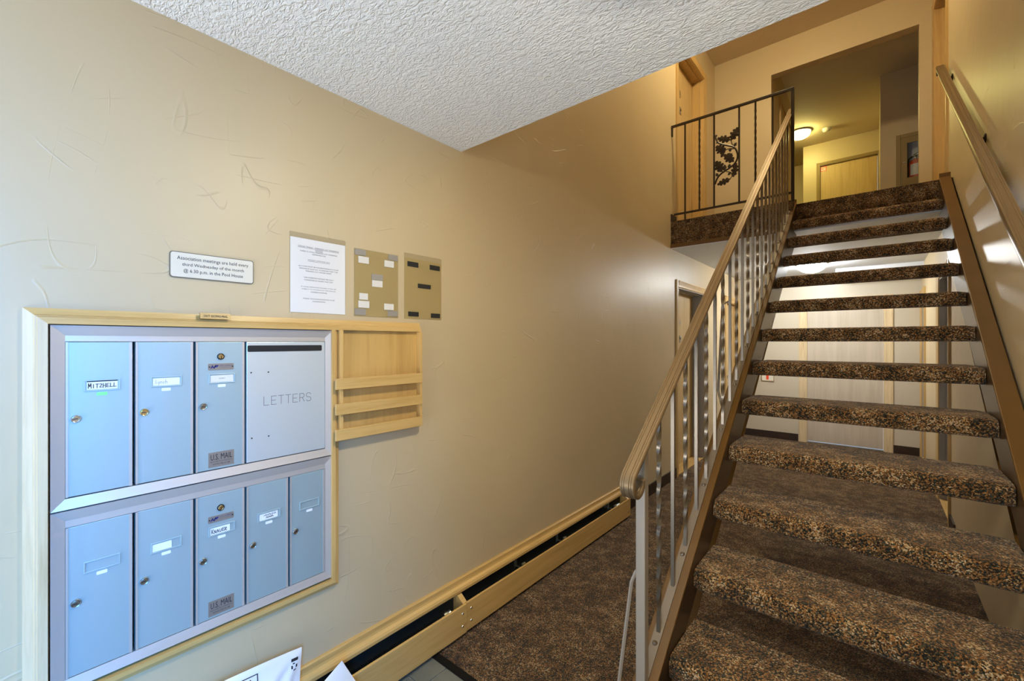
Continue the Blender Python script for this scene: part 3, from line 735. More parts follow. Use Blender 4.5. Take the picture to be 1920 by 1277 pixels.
def tub(parent, y0, y1, z0, z1, name='name_slot', mat='alu_door'):
    """raised rim of a pressed name slot"""
    w = 0.0030
    mb = MB()
    for r in ((y0 - w, y1 + w, z1, z1 + w), (y0 - w, y1 + w, z0 - w, z0), (y0 - w, y0, z0, z1), (y1, y1 + w, z0, z1)):
        mb.box(XW + DF, XW + DF + 0.0030, *r)
    return part(name, mb, mat, parent, bevel=0.0006)
def mail_door(u, i, ztop, zbot, card=None, lock='chrome', small='card_white', top_lock=False, cardmat='card_white'):
    y0, y1 = EDGE[i] + 0.0035, EDGE[i + 1] - 0.0035
    d = part('mailbox_door', box(XW - 0.03, XW + DF, y0, y1, zbot, ztop), 'alu_door', u, bevel=0.0015)
    # folded edge strips left and right of the door
    part('door_edge', box(XW + DF, XW + DF + 0.0022, y0, y0 + 0.005, zbot, ztop), 'alu_frame', d)
    part('door_edge', box(XW + DF, XW + DF + 0.0016, y1 - 0.007, y1, zbot, ztop), 'alu_frame', d)
    yc = y0 + 0.0715; zc = ztop - 0.1185
    tub(d, yc - 0.034, yc + 0.034, zc - 0.0125, zc + 0.0125)
    part('number_slot', rounded(yc - 0.012, yc + 0.010, zc - 0.0285, zc - 0.0195, XW * 0 + DF, DF + 0.0012, 0.002), small, d)
    key_lock(d, y0 + 0.0195, ztop - 0.205, lock, 0.0105)
    if card:
        part('name_card', rounded(yc - card[0], yc + card[1], zc - 0.0115, zc + 0.0105, DF, DF + 0.0010, 0.0008), cardmat, d)
    if top_lock:
        key_lock(d, yc - 0.004, ztop - 0.0475, 'brass', 0.008, DF, PI / 2)
        part('lock_ring', MB().lathe([(0.008, 0.0), (0.0105, 0.0), (0.0105, 0.003), (0.008, 0.004)], (XW + DF, yc - 0.004, ztop - 0.0475), 'X', 24), 'black', d, smooth=True)
        part('maker_plate', rounded(yc - 0.039, yc + 0.033, ztop - 0.091, ztop - 0.070, DF, DF + 0.0012, 0.003), 'plate_metal', d)
        xp = XW + DF + 0.0016; zp = ztop - 0.0805
        strokes('maker_logo', [[(0.0, 0), (0.22, 1.0), (0.42, 0)], [(0.12, 0.3), (0.34, 0.3)], [(0.50, 0), (0.62, 1.0), (1.0, 1.0)], [(0.54, 0.75), (0.95, 0.75)], [(0.50, 0.45), (0.84, 0.45)]],
                'ink_blue', d, (xp, yc - 0.0215, zp), 0.020, 0.0085, 0.0024)
        lettering('maker_name', 'AUTH. FLORENCE', 'ink_blue', d, (xp, yc + 0.010, zp + 0.0035), 0.036, 0.0032)
        lettering('maker_name', 'MANUFACTURING CO.', 'ink_grey', d, (xp, yc + 0.010, zp - 0.002), 0.034, 0.002)
        part('screw', MB().lathe([(0.001, 0.0018), (0.002, 0.0016), (0.002, 0.0)], (XW + DF + 0.001, yc - 0.0355, zp), 'X', 8), 'black', d)
        part('screw', MB().lathe([(0.001, 0.0018), (0.002, 0.0016), (0.002, 0.0)], (XW + DF + 0.001, yc + 0.0295, zp), 'X', 8), 'black', d)
        zm = zbot + 0.031
        part('mail_plate', box(XW + DF, XW + DF + 0.001, yc - 0.038, yc + 0.034, zm - 0.024, zm + 0.024), 'plate_metal', d)
        lettering('mail_lettering', 'U.S. MAIL', 'ink', d, (xp, yc - 0.002, zm + 0.0085), 0.060, 0.0185)
        lettering('mail_lettering', 'Approved By The U.S. Postal Service', 'ink', d, (xp, yc - 0.002, zm - 0.0065), 0.062, 0.0048)
        lettering('mail_lettering', 'AUTH-FLO MFG CO. 1983', 'ink', d, (xp, yc - 0.002, zm - 0.0145), 0.048, 0.0046)
    return d, yc, zc
ZT_U, ZB_U = wl(0, 1.4595, DF)[1], wl(0, 1.046, DF)[1]
ZT_L, ZB_L = wl(0, 0.965, DF)[1], wl(0, 0.5655, DF)[1]
XI = XW + DF + 0.0014
def hand(parent, s, yc, zc, w, h, wd, mat='ink'):
    G = {'M': [[(0, 0), (.1, 1), (.5, .35), (.9, 1), (1, 0)]], 'I': [[(.5, 0), (.5, .8)]], 'T': [[(.5, 0), (.5, .85)], [(0, .85), (1, .85)]],
         'C': [[(.1, .8), (.7, .85), (.9, .65), (.3, .3), (.2, .1), (1, .1)]], 'H': [[(.1, 0), (.1, .9)], [(.9, 0), (.9, .9)], [(.1, .45), (.9, .45)]],
         'E': [[(.95, .85), (.15, .85), (.1, .08), (1, .12)], [(.12, .47), (.75, .47)]], 'L': [[(.2, .9), (.1, .1), (1, .15)]], 'K': [[(.1, 0), (.1, 1)], [(.9, 1), (.15, .45), (1, .0)]],
         'N': [[(0, 0), (0, .7), (.8, 0), (.8, .75)]], 'A': [[(0, 0), (.4, .75), (.9, 0)], [(.2, .3), (.7, .3)]], 'U': [[(0, .75), (.1, .1), (.5, 0), (.9, .2), (.9, .75)]],
         'R': [[(0, 0), (.1, .8), (.8, .75), (.7, .45), (.1, .4), (.9, 0)]], 'y': [[(0, .5), (.4, .1)], [(.9, .55), (.2, -.4)]], 'n': [[(0, 0), (0, .5), (.5, .5), (.8, .4), (.8, 0)]],
         'c': [[(.8, .45), (.3, .5), (.05, .25), (.3, 0), (.9, .05)]], 'h': [[(0, 0), (.05, 1)], [(0, .4), (.5, .5), (.8, .4), (.85, 0)]], ' ': []}
    n = len(s); L = []
    for i, ch in enumerate(s):
        for ln in G[ch]: L.append([((i + .1 + .78 * x) / n, y) for x, y in ln])
    strokes('handwriting', L, mat, parent, (XI, yc, zc), w, h, wd)
dU = []
d, yc, zc = mail_door(up, 0, ZT_U, ZB_U, (0.031, 0.031), 'chrome', 'card_green')
hand(d, 'MITCHELL', yc, zc - 0.001, 0.058, 0.0125, 0.0016)
part('card_band', box(XI - 0.0003, XI, yc - 0.031, yc + 0.031, zc + 0.0095, zc + 0.0120), 'ink', d)
d, yc, zc = mail_door(up, 1, ZT_U, ZB_U, (0.033, 0.032), 'brass'); hand(d, 'Lynch', yc - 0.012, zc, 0.030, 0.0115, 0.0008, 'ink_grey')
d, yc, zc = mail_door(up, 2, ZT_U, ZB_U, (0.033, 0.032), 'nickel', 'card_white', True, 'card_cream')
lettering('name_lettering', 'HURST', 'ink_grey', d, (XI, yc, zc), 0.017, 0.0042)
# letters panel
y0, y1 = EDGE[3] + 0.0035, EDGE[5] - 0.0035
d = part('mailbox_door', box(XW - 0.03, XW + DF, y0, y1, ZB_U, ZT_U), 'alu_letters', up, bevel=0.0015, label='wide panel engraved LETTERS with a black slot')
sy0, sz0 = wl(0.545, 1.4235, DF); sy1, sz1 = wl(0.803, 1.4485, DF)
part('letter_slot', rounded(sy0, sy1, sz0 + 0.002, sz1 - 0.001, DF, DF + 0.001, 0.004), 'black', d)
ly, lz = wl(0.680, 1.252, DF)
L = []
GL = {'L': [[(0, 1), (0, 0), (.9, 0)]], 'E': [[(.9, 1), (0, 1), (0, 0), (.9, 0)], [(0, .5), (.75, .5)]], 'T': [[(.45, 0), (.45, 1)], [(-.05, 1), (.95, 1)]],
      'R': [[(0, 0), (0, 1), (.65, 1), (.85, .9), (.85, .62), (.65, .5), (0, .5)], [(.5, .5), (.9, 0)]],
      'S': [[(.9, .85), (.7, 1), (.2, 1), (0, .85), (0, .65), (.2, .52), (.7, .48), (.9, .35), (.9, .15), (.7, 0), (.2, 0), (0, .15)]]}
for i, ch in enumerate('LETTERS'):
    for ln in GL[ch]: L.append([((i + .1 + .75 * x) / 7, y) for x, y in ln])
strokes('engraved_lettering', L, 'ink_grey', d, (XW + DF + 0.0006, ly, lz), 0.172, 0.030, 0.0016)
for hy, hz in ((0.556, 1.354), (0.611, 1.353), (0.558, 1.128), (0.612, 1.127)):
    hy, hz = wl(hy, hz, DF)
    part('screw', MB().lathe([(0.001, 0.002), (0.0022, 0.0015), (0.0026, 0.0)], (XW + DF, hy, hz), 'X', 8), 'black', d)
# header strips above the doors
part('header_strip', box(XW - 0.03, XW + 0.0075, EDGE[0], EDGE[5], ZT_U + 0.0015, ZT_U + 0.0195), 'alu_frame', up)
part('header_strip', box(XW - 0.03, XW + 0.0075, EDGE[0], EDGE[5], ZT_L + 0.0015, ZT_L + 0.0205), 'alu_frame', lo)
d, yc, zc = mail_door(lo, 0, ZT_L, ZB_L, None, 'nickel', 'card_white')
d, yc, zc = mail_door(lo, 1, ZT_L, ZB_L, (0.034, 0.012), 'nickel', 'card_white')
d, yc, zc = mail_door(lo, 2, ZT_L, ZB_L, (0.033, 0.022), 'nickel', 'card_white', True); hand(d, 'KNAUER', yc - 0.008, zc - 0.001, 0.044, 0.013, 0.0016)
d, yc, zc = mail_door(lo, 3, ZT_L, ZB_L, (0.032, 0.028), 'nickel', 'card_white')
sc = []
for row, (x0, x1, yb_) in enumerate(((.05, .95, .62), (.2, .75, .08))):
    n = 16; sc.append([(x0 + (x1 - x0) * i / n + 0.02 * ((i * 7) % 3 - 1), yb_ + (0.34 if i % 2 else 0.0) * (0.5 + ((i * 5) % 4) / 5)) for i in range(n + 1)])
strokes('handwriting', sc, 'ink', d, (XI, yc + 0.002, zc), 0.044, 0.015, 0.0011)
d, yc, zc = mail_door(lo, 4, ZT_L, ZB_L, None, 'nickel', 'card_white')

# ---- leaflet rack to the side of the mailboxes
rk = thing('leaflet_rack', 'maple wall rack with three slats beside the mailboxes', 'rack', (XW, 1.08, 1.06))
ry0, _ = wl(0.872, 1, 0.02); ry1, _ = wl(1.286, 1, 0.03); rzb = wl(0, 1.066, 0.03)[1]; rzt = zi - 0.0005
part('back_panel', box(XW, XW + 0.006, ry0, ry1, rzb, rzt), 'maple_panel', rk)
part('side_rail', box(XW + 0.006, XW + 0.034, ry0, ry0 + 0.013, rzb, rzt), 'maple_z', rk, bevel=0.001)
part('side_rail', box(XW + 0.006, XW + 0.034, ry1 - 0.013, ry1, rzb, rzt), 'maple_z', rk, bevel=0.001)
for za, zb_ in ((1.268, 1.312), (1.166, 1.210), (1.063, 1.107)):
    p, q = wl(0, za, 0.045)[1], wl(0, zb_, 0.045)[1]
    part('slat', box(XW + 0.0342, XW + 0.0455, wl(0.862, 0, .045)[0], wl(1.290, 0, .045)[0], p, q), 'maple_y', rk, bevel=0.0012)
part('bottom_rail', box(XW + 0.006, XW + 0.034, ry0 + 0.013, ry1 - 0.013, rzb, rzb + 0.012), 'maple_y', rk)

# ---- small plaque standing on the frame edge
oy0, oz = wl(0.408, 1.54, 0.024); oy1 = wl(0.492, 1, 0.024)[0]
pq = thing('outgoing_plaque', 'small gold OUT GOING MAIL plaque on the top frame board above the letters slot', 'plaque', (XW + 0.024, (oy0 + oy1) / 2, oz))
part('plate', MB().add([(XW + 0.0245, oy0, oz - 0.006), (XW + 0.0245, oy1, oz - 0.006), (XW + 0.0245, oy1, oz + 0.012), (XW + 0.0245, oy0, oz + 0.012),
                        (XW + 0.034, oy0, oz - 0.006), (XW + 0.034, oy1, oz - 0.006), (XW + 0.030, oy1, oz + 0.012), (XW + 0.030, oy0, oz + 0.012)],
                       [(0, 1, 2, 3), (4, 5, 6, 7), (0, 1, 5, 4), (1, 2, 6, 5), (2, 3, 7, 6), (3, 0, 4, 7)]), 'plaque_gold', pq)
lettering('plaque_lettering', 'OUT GOING MAIL', 'ink', pq, (XW + 0.0345, (oy0 + oy1) / 2, oz + 0.003), 0.066, 0.0075)

# ---- signs and notices on the plaster
sg = thing('meeting_sign', 'cream plastic sign about association meetings above the mailboxes', 'sign', (XW, 0.447, 1.66))
part('backing', rounded(0.331, 0.562, 1.658, 1.738, 0.0, 0.004, 0.008, 5), 'sign_edge', sg)
part('face', rounded(0.3335, 0.5595, 1.6605, 1.7355, 0.004, 0.0055, 0.007, 5), 'sign_plastic', sg)
for s_, z, w, cy_ in (('Association meetings are held every', 1.7175, 0.196, 0.447), ('third Wednesday of the month', 1.6985, 0.170, 0.447), ('@ 6:30 p.m. in the Pool House', 1.6795, 0.164, 0.447)):
    lettering('sign_lettering', s_, 'ink', sg, (XW + 0.0060, cy_, z), w, 0.0145 if 'third' not in s_ else 0.0125)

nt_ = thing('parking_notice', 'white printed parking lot notice in a clear sleeve', 'notice', (XW, 0.79, 1.57))
part('sleeve', box(XW + 0.0003, XW + 0.0008, 0.682, 0.901, 1.568, 1.868), 'sleeve_clear', nt_)
part('paper', box(XW + 0.0008, XW + 0.0016, 0.685, 0.899, 1.570, 1.848), 'paper', nt_)
for s_, f, w, hh in (('CEDAR TRAILS - PARKING LOT SWEEPING', .108, .160, .0050), ('NOTICE:', .139, .030, .0048), ('THERE IS A FULL PARKING LOT SWEEPING', .170, .146, .0046), ('HAPPENING ON:', .200, .053, .0044),
                 ('MONDAY, JUNE 22ND, 2015', .282, .085, .0050), ('ALL CARS MUST BE MOVED/PARKED IN YOUR', .373, .156, .0046), ('GARAGE BY 8:30 A.M. TO ENSURE THAT THE', .404, .150, .0046), ('PARKING LOT CAN BE SWEPT.', .435, .102, .0046),
                 ('THE SWEEPING SHOULD BE FULLY', .523, .118, .0046), ('COMPLETED BY NOON THAT DAY.', .556, .114, .0046), ('IF YOUR CAR IS NOT MOVED, IT MAY BE', .650, .136, .0046), ('SUBJECT TO TOWING AT THE VEHICLE', .682, .132, .0046), ("OWNER'S EXPENSE.", .715, .064, .0046),
                 ('THANK YOU IN ADVANCE FOR YOUR', .808, .124, .0046), ('COOPERATION.', .842, .052, .0046)):
    z = 1.848 - 0.278 * f
    lettering('notice_print', s_, 'ink', nt_, (XW + 0.0019, 0.792, z), w, hh)
    if f in (.108, .139, .282): part('underline', box(XW + 0.0016, XW + 0.0019, 0.792 - w / 2, 0.792 + w / 2, z - 0.0046, z - 0.0038), 'ink', nt_)

def sleeve(label, y0, y1, z0, z1, ztop, pads):
    s_ = thing('document_sleeve', label, 'sleeve', (XW, (y0 + y1) / 2, z0), 'empty document sleeves on the wall')
    part('back_sheet', box(XW, XW + 0.0008, y0 + 0.003, y1 - 0.003, z0 + 0.003, z1), 'sleeve_back', s_)
    part('clear_sheet', box(XW + 0.0008, XW + 0.0014, y0, y1, z0, ztop), 'sleeve_clear', s_)
    for y, z, w, h, c in pads:
        part('tape_pad', box(XW + 0.0014, XW + 0.003, y - w / 2, y + w / 2, z - h / 2, z + h / 2), {'g': 'tape_grey', 'w': 'tape_white', 'b': 'tape_black'}[c], s_)
    return s_
sleeve('empty clear sleeve with white and grey tape pads beside the parking notice', 0.937, 1.153, 1.565, 1.846, 1.848,
       [(0.966, 1.833, .050, .024, 'g'), (1.125, 1.833, .048, .024, 'g'), (0.981, 1.803, .048, .028, 'w'), (1.105, 1.803, .048, .028, 'w'), (1.046, 1.738, .055, .025, 'g'), (1.046, 1.710, .050, .028, 'w'),
        (0.981, 1.650, .039, .027, 'w'), (0.982, 1.617, .050, .029, 'w'), (1.104, 1.614, .048, .027, 'w'), (0.966, 1.585, .050, .026, 'g'), (1.123, 1.585, .050, .024, 'g')])
sleeve('empty clear sleeve with five black tape pads above the leaflet rack', 1.184, 1.405, 1.565, 1.845, 1.868,
       [(1.233, 1.819, .061, .023, 'b'), (1.363, 1.819, .062, .023, 'b'), (1.299, 1.723, .075, .020, 'b'), (1.236, 1.589, .059, .021, 'b'), (1.367, 1.587, .056, .021, 'b')])

# ================================================================== baseboard heater
ht = thing('baseboard_heater', 'long baseboard heater in a maple enclosure along the tan wall', 'heater', (XW, 1.5, 0))
HY0, HY1 = -0.6, 3.38
part('wall_rail', MB().prism([(0, 0.186), (0.032, 0.186), (0.036, 0.190), (0.036, 0.203), (0.030, 0.212), (0.018, 0.218), (0.015, 0.226), (0.014, 0.243), (0.009, 0.248), (0, 0.248)], lambda a, b, t: (XW + a, t, b), HY0, HY1 - 0.012), 'maple_y', ht)
FX = 0.086
for a, b in ((HY0, 1.494), (1.498, HY1)):
    o = 0.004 if a < 0 else 0.0
    f = part('front_board', box(XW + FX - 0.012 + o, XW + FX + o, a, b, 0.018, 0.160), 'maple_y', ht, bevel=0.0025)
    for yy_ in ((b - 0.028,) if a < 0 else (a + 0.030, b - 0.045)):
        for zz_ in (0.060, 0.122):
            part('screw', MB().lathe([(0.001, 0.004), (0.005, 0.003), (0.0065, 0.0)], (XW + FX + o, yy_, zz_), 'X', 10), 'chrome', f, smooth=True)
for y, w in ((1.482, 0.028), (HY1 - 0.030, 0.022), (HY0, 0.02)):
    part('support_block', MB().prism([(0.0, 0.02), (FX - 0.0125, 0.02), (FX - 0.0125, 0.156), (0.034, 0.184), (0.0, 0.184)], lambda a, b, t: (XW + a, t, b), y, y + w), 'maple_z', ht)
part('back_plate', box(XW, XW + 0.004, HY0, HY1 - 0.03, 0.02, 0.186), 'fin_dark', ht)
part('pipe', MB().tube([(XW + 0.042, HY0 + 0.05, 0.085), (XW + 0.042, HY1 - 0.06, 0.085)], 0.012, 10), 'zinc', ht, smooth=True)
fins = MB()
y = HY0 + 0.3
while y < HY1 - 0.25:
    if not (1.36 < y < 1.60): fins.box(XW + 0.010, XW + 0.068, y, y + 0.0015, 0.05, 0.122)
    y += 0.008
fo = part('heating_fins', fins, 'fin_dark', ht); fo['kind'] = 'stuff'
for y in (1.975, 2.413, 3.14, 0.75):
    b = MB().box(XW + 0.004, XW + 0.007, y - 0.012, y + 0.012, 0.06, 0.184).box(XW + 0.007, XW + 0.066, y - 0.008, y + 0.008, 0.128, 0.131).box(XW + 0.060, XW + 0.072, y - 0.014, y + 0.014, 0.13, 0.165)
    part('bracket', b, 'zinc', ht, bevel=0.001)
part('valve', MB().lathe([(0.001, -0.02), (0.016, -0.02), (0.018, 0.0), (0.013, 0.012), (0.016, 0.02), (0.001, 0.024)], (XW + 0.045, 1.40, 0.13), 'Y', 12), 'zinc', ht, smooth=True)
part('valve', MB().lathe([(0.001, -0.03), (0.012, -0.03), (0.016, 0.0), (0.010, 0.02), (0.014, 0.03), (0.001, 0.034)], (XW + 0.045, 3.22, 0.135), 'Y', 12), 'zinc', ht, smooth=True)

# ================================================================== parcels standing on the tiles
def mailer(name, label, corners, puff, loc, prints, group, wrinkle=False, bulge=0.0):
    """soft poly bag between four corners (bl, br, tr, tl)"""
    o = thing(name, label, 'parcel', loc, group)
    bl_, br_, tr_, tl_ = [Vector(c) for c in corners]; n = 40
    nrm_ = ((br_ - bl_).cross(tl_ - bl_)).normalized()
    def P(u, v): return bl_ * (1 - u) * (1 - v) + br_ * u * (1 - v) + tr_ * u * v + tl_ * (1 - u) * v + (tl_ - bl_).normalized() * bulge * v * math.sin(PI * u)
    def thick(u, v):
        e = (4 * u * (1 - u)) ** 0.55 * (4 * v * (1 - v)) ** 0.55
        w = 0.10 * math.sin(9 * u + 5 * v) + 0.08 * math.sin(17 * v - 7 * u) + 0.07 * math.sin(23 * u + 11 * v)
        return puff * e * (1 + w) + 0.0008
    def sag(u, v):
        fold = sum(a * math.exp(-((u - 1.0 + (1 - v) * sl) / wd) ** 2) * (1 - v) ** 0.5 * v for a, sl, wd in ((0.020, 0.55, 0.05), (-0.014, 0.95, 0.05), (0.016, 1.5, 0.08), (-0.010, 0.25, 0.03))) if wrinkle else 0.0
        return 0.006 * math.sin(PI * u) * math.sin(2.2 * v + 0.4) + 0.003 * math.sin(8 * u + 3 * v) + fold
    mb = MB()
    F = [[P(i / n, j / n) + nrm_ * (thick(i / n, j / n) + sag(i / n, j / n)) for i in range(n + 1)] for j in range(n + 1)]
    B = [[P(i / n, j / n) + nrm_ * (-thick(i / n, j / n) * 0.6 + sag(i / n, j / n)) for i in range(n + 1)] for j in range(n + 1)]
    vs = [p for r in F for p in r] + [p for r in B for p in r]; q = (n + 1) ** 2; f = []
    for j in range(n):
        for i in range(n):
            a = j * (n + 1) + i; f += [(a, a + 1, a + n + 2, a + n + 1), (q + a + n + 1, q + a + n + 2, q + a + 1, q + a)]
    edge = [i for i in range(n + 1)] + [(j) * (n + 1) + n for j in range(1, n + 1)] + [n * (n + 1) + i for i in range(n - 1, -1, -1)] + [j * (n + 1) for j in range(n - 1, 0, -1)]
    for a, b in zip(edge, edge[1:] + edge[:1]): f.append((b, a, q + a, q + b))
    mb.add(vs, f); part('bag', mb, 'mailer', o, smooth=True)
    def surf(u, v): return P(u, v) + nrm_ * (thick(u, v) + sag(u, v) + 0.0009)
    for nm, mat, quads in prints:
        pm = MB()
        for (u0, v0, u1, v1) in quads:
            k = 5
            g = [[surf(u0 + (u1 - u0) * i / k, v0 + (v1 - v0) * j / k) for i in range(k + 1)] for j in range(k + 1)]
            pm.add([p for r in g for p in r], [(j * (k + 1) + i, j * (k + 1) + i + 1, (j + 1) * (k + 1) + i + 1, (j + 1) * (k + 1) + i) for j in range(k) for i in range(k)])
        part(nm, pm, mat, o)
    return o
bars = []
x = 0.14
while x < 0.58: w = random.choice((0.006, 0.010, 0.014)); bars.append((x, 0.82, x + w, 0.925)); x += w + random.choice((0.008, 0.012))
rec = []
mailer('poly_mailer', 'white plastic mailing bag with barcode label leaning on the wall', [(-1.50, 0.30, 0.004), (-1.50, 0.64, 0.004), (-1.590, 0.706, 0.352), (-1.575, 0.285, 0.385)], 0.020, (-1.47, 0.48, 0.0),
       [('label_border', 'ink', [(0.10, 0.70, 0.64, 0.707), (0.10, 0.943, 0.64, 0.950), (0.10, 0.70, 0.108, 0.950), (0.632, 0.70, 0.64, 0.950)]), ('barcode', 'ink', bars),
        ('seal_text', 'ink', [(0.905, 0.915, 0.965, 0.94)]), *[('recycle_arrow', 'ink', [q]) for q in ((0.905, 0.86, 0.918, 0.885), (0.945, 0.86, 0.96, 0.885), (0.922, 0.842, 0.948, 0.852), (0.918, 0.893, 0.935, 0.903))], ('seal_line', 'ink', [(0.90, 0.70, 0.96, 0.705)])], 'parcels left under the mailboxes', True, 0.012)
mailer('padded_mailer', 'white padded envelope standing on its corner against the heater', [(-1.425, 0.676, 0.006), (-1.445, 0.905, 0.082), (-1.500, 0.812, 0.285), (-1.480, 0.585, 0.206)], 0.010, (-1.43, 0.70, 0.0),
       [('pen_mark', 'ink_grey', [(0.72, 0.70, 0.76, 0.705), (0.75, 0.66, 0.755, 0.72)])], 'parcels left under the mailboxes')

# ================================================================== lamps and fittings
def dome_lamp(loc, key, label, r=0.155, depth=0.100, lip=0.026):
    x, y, z = loc
    t = thing('ceiling_lamp', label, 'lamp', (x, y, z - 0.08), 'dome ceiling lamps')
    part('base_ring', MB().lathe([(0.02, 0.0), (r + 0.012, 0.0), (r + 0.014, -0.012), (r + 0.004, -lip), (r - 0.012, -lip), (r - 0.012, -0.004), (0.02, -0.004)], (x, y, z), 'Z', 40), 'nickel', t, smooth=True)
    prof = [(max((r - 0.013) * math.cos(PI / 2 * i / 7), 0.001), -0.022 - depth * math.sin(PI / 2 * i / 7)) for i in range(8)]
    part('glass_dome', MB().lathe(prof, (x, y, z), 'Z', 20), 'lamp_' + key, t, smooth=True)
    return t
dome_lamp((-0.36, 0.95, ZC), 'entry', 'frosted dome lamp on the low entrance ceiling', depth=0.062, lip=0.046)
dome_lamp((-0.75, 4.35, ZT), 'stair', 'frosted dome lamp high above the stairs')
dome_lamp((-0.60, 6.50, ZC - 0.006), 'hall', 'glowing dome lamp on the lower hall ceiling seen between the treads', 0.165)
dome_lamp((-1.00, 9.05, ZT), 'corridor', 'glowing dome lamp on the upstairs corridor ceiling', 0.165)
sd = thing('smoke_detector', 'small white smoke detector on the corridor ceiling beside the lamp', 'smoke detector', (-0.63, 9.2, ZT - 0.05))
part('base', MB().lathe([(0.001, 0), (0.07, 0), (0.07, -0.012), (0.001, -0.012)], (-0.63, 9.2, ZT), 'Z', 24), 'detector_white', sd, smooth=True)
part('cover', MB().lathe([(0.062, -0.012), (0.062, -0.030), (0.045, -0.045), (0.020, -0.050), (0.001, -0.050)], (-0.63, 9.2, ZT), 'Z', 24), 'detector_white', sd, smooth=True)

# fire extinguisher cabinet in the nearer corridor wall
cx0, cx1, cz0, cz1 = CAB; cyw = 7.86
cb = thing('extinguisher_cabinet', 'tan metal fire cabinet with a glazed door in the corridor wall', 'cabinet', (0.40, cyw, cz0))
m = MB().box(cx0 + 0.012, cx1 - 0.012, cyw + 0.16, cyw + 0.17, cz0 + 0.012, cz1 - 0.012)
for r in ((cx0 + 0.002, cx0 + 0.012, cz0 + 0.002, cz1 - 0.002), (cx1 - 0.012, cx1 - 0.002, cz0 + 0.002, cz1 - 0.002), (cx0 + 0.012, cx1 - 0.012, cz0 + 0.002, cz0 + 0.012), (cx0 + 0.012, cx1 - 0.012, cz1 - 0.012, cz1 - 0.002)):
    m.box(r[0], r[1], cyw + 0.002, cyw + 0.17, r[2], r[3])
part('box', m, 'cabinet_inside', cb)
w = 0.036
for r in ((cx0 - 0.01, cx0 + w, cz0 - 0.01, cz1 + 0.01), (cx1 - w, cx1 + 0.01, cz0 - 0.01, cz1 + 0.01), (cx0 + w, cx1 - w, cz0 - 0.01, cz0 + w), (cx0 + w, cx1 - w, cz1 - w, cz1 + 0.01)):
    part('frame_bar', box(r[0], r[1], cyw - 0.014, cyw, r[2], r[3]), 'cabinet_tan', cb, bevel=0.002)
gx0, gx1, gz0, gz1 = 0.334, 0.505, 3.665, 4.132
d = MB()
for r in ((cx0 + w + 0.002, gx0, cz0 + w + 0.002, cz1 - w - 0.002), (gx1, cx1 - w - 0.002, cz0 + w + 0.002, cz1 - w - 0.002), (gx0, gx1, cz0 + w + 0.002, gz0), (gx0, gx1, gz1, cz1 - w - 0.002)):
    d.box(r[0], r[1], cyw - 0.010, cyw - 0.001, r[2], r[3])
dr = part('cabinet_door', d, 'cabinet_tan', cb)
part('pane', box(gx0, gx1, cyw - 0.006, cyw - 0.003, gz0, gz1), 'pane_glass', dr)
part('latch', box(gx0 - 0.045, gx0 - 0.015, cyw - 0.022, cyw - 0.010, 3.87, 3.885), 'nickel', dr, bevel=0.002)
ex = thing('fire_extinguisher', 'red fire extinguisher with a white label inside the glazed cabinet', 'extinguisher', (0.42, cyw + 0.085, cz0 + 0.014))
ec = (0.42, cyw + 0.085, cz0 + 0.014)
part('cylinder', MB().lathe([(0.001, 0.0), (0.060, 0.0), (0.064, 0.02), (0.064, 0.30), (0.055, 0.335), (0.030, 0.36), (0.018, 0.37), (0.001, 0.372)], ec, 'Z', 28), 'ext_red', ex, smooth=True)
lb = []
for j in (0.14, 0.29):
    lb.append([(ec[0] + 0.0655 * math.sin(t), ec[1] - 0.0655 * math.cos(t), ec[2] + j) for t in [math.radians(-52 + 104 * i / 14) for i in range(15)]])
part('label', MB().sweep(lb, False, False), 'paper', ex, smooth=True)
vp = MB().lathe([(0.018, 0.37), (0.018, 0.40), (0.012, 0.41), (0.001, 0.41)], ec, 'Z', 14)
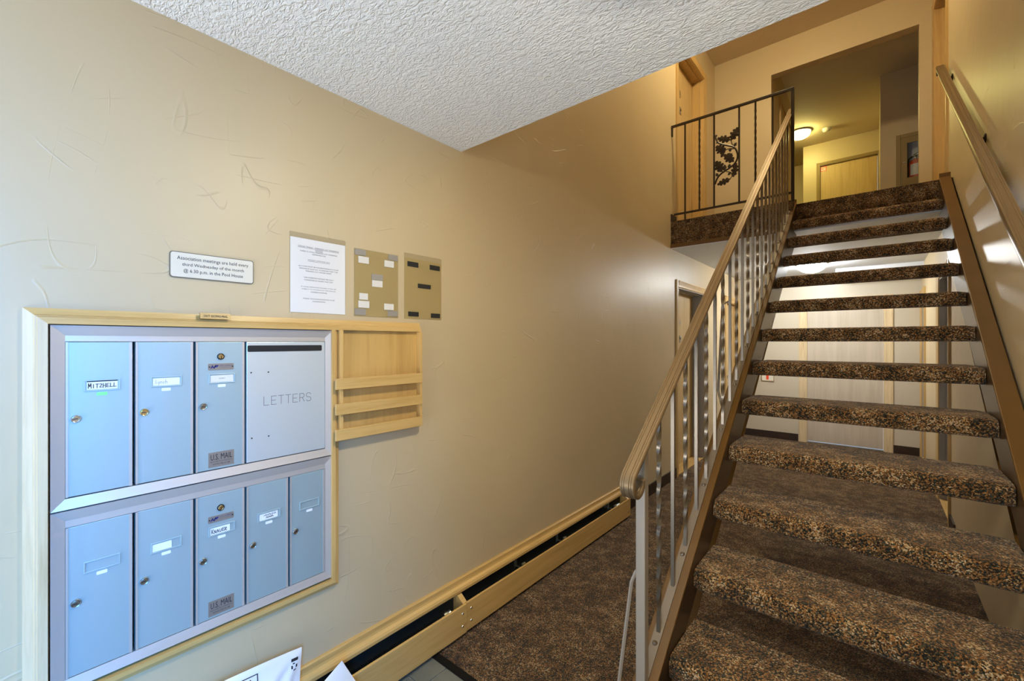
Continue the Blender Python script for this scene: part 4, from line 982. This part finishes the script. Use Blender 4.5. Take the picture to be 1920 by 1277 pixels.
vp.tube([(ec[0] - 0.05, ec[1], ec[2] + 0.40), (ec[0], ec[1], ec[2] + 0.412), (ec[0] + 0.07, ec[1], ec[2] + 0.43)], 0.010, 8)
vp.tube([(ec[0] - 0.02, ec[1], ec[2] + 0.425), (ec[0] + 0.03, ec[1], ec[2] + 0.45), (ec[0] + 0.08, ec[1], ec[2] + 0.462)], 0.008, 8)
part('valve_handle', vp, 'chrome', ex, smooth=True)
part('hose', MB().tube([(ec[0] - 0.03, ec[1] - 0.01, ec[2] + 0.40), (ec[0] - 0.07, ec[1] - 0.02, ec[2] + 0.37), (ec[0] - 0.078, ec[1] - 0.02, ec[2] + 0.25), (ec[0] - 0.076, ec[1] - 0.02, ec[2] + 0.06)], 0.009, 8), 'rubber', ex, smooth=True)

# red sticker on the far door
sy = 9.8 + 0.03
sk = thing('door_sticker', 'small red sticker on the far corridor door corner', 'sticker', (-0.725, sy, 4.66))
part('backing', box(-0.770, -0.682, sy - 0.0012, sy, 4.620, 4.708), 'card_cream', sk)
m = MB()
for r in ((-0.770, -0.682, 4.698, 4.708), (-0.770, -0.682, 4.620, 4.630), (-0.770, -0.760, 4.63, 4.698), (-0.692, -0.682, 4.63, 4.698), (-0.752, -0.70, 4.672, 4.684), (-0.745, -0.707, 4.644, 4.656), (-0.752, -0.742, 4.656, 4.672)):
    m.box(r[0], r[1], sy - 0.002, sy - 0.0012, r[2], r[3])
part('print', m, 'sticker_red', sk)
# framed notice on the lower back wall
fn = thing('wall_notice', 'small framed notice with a red bar on the lower back wall', 'notice', (-1.25, YK, 0.9))
part('sheet', box(-1.335, -1.165, YK - 0.006, YK, 0.86, 1.09), 'card_cream', fn)
m = MB()
for r in ((-1.335, -1.165, 1.080, 1.09), (-1.335, -1.165, 0.86, 0.868), (-1.335, -1.327, .868, 1.08), (-1.173, -1.165, .868, 1.08)): m.box(r[0], r[1], YK - 0.011, YK - 0.006, r[2], r[3])
part('frame', m, 'cabinet_tan', fn)
part('red_bar', box(-1.270, -1.238, YK - 0.008, YK - 0.006, 0.885, 1.05), 'sticker_red', fn)
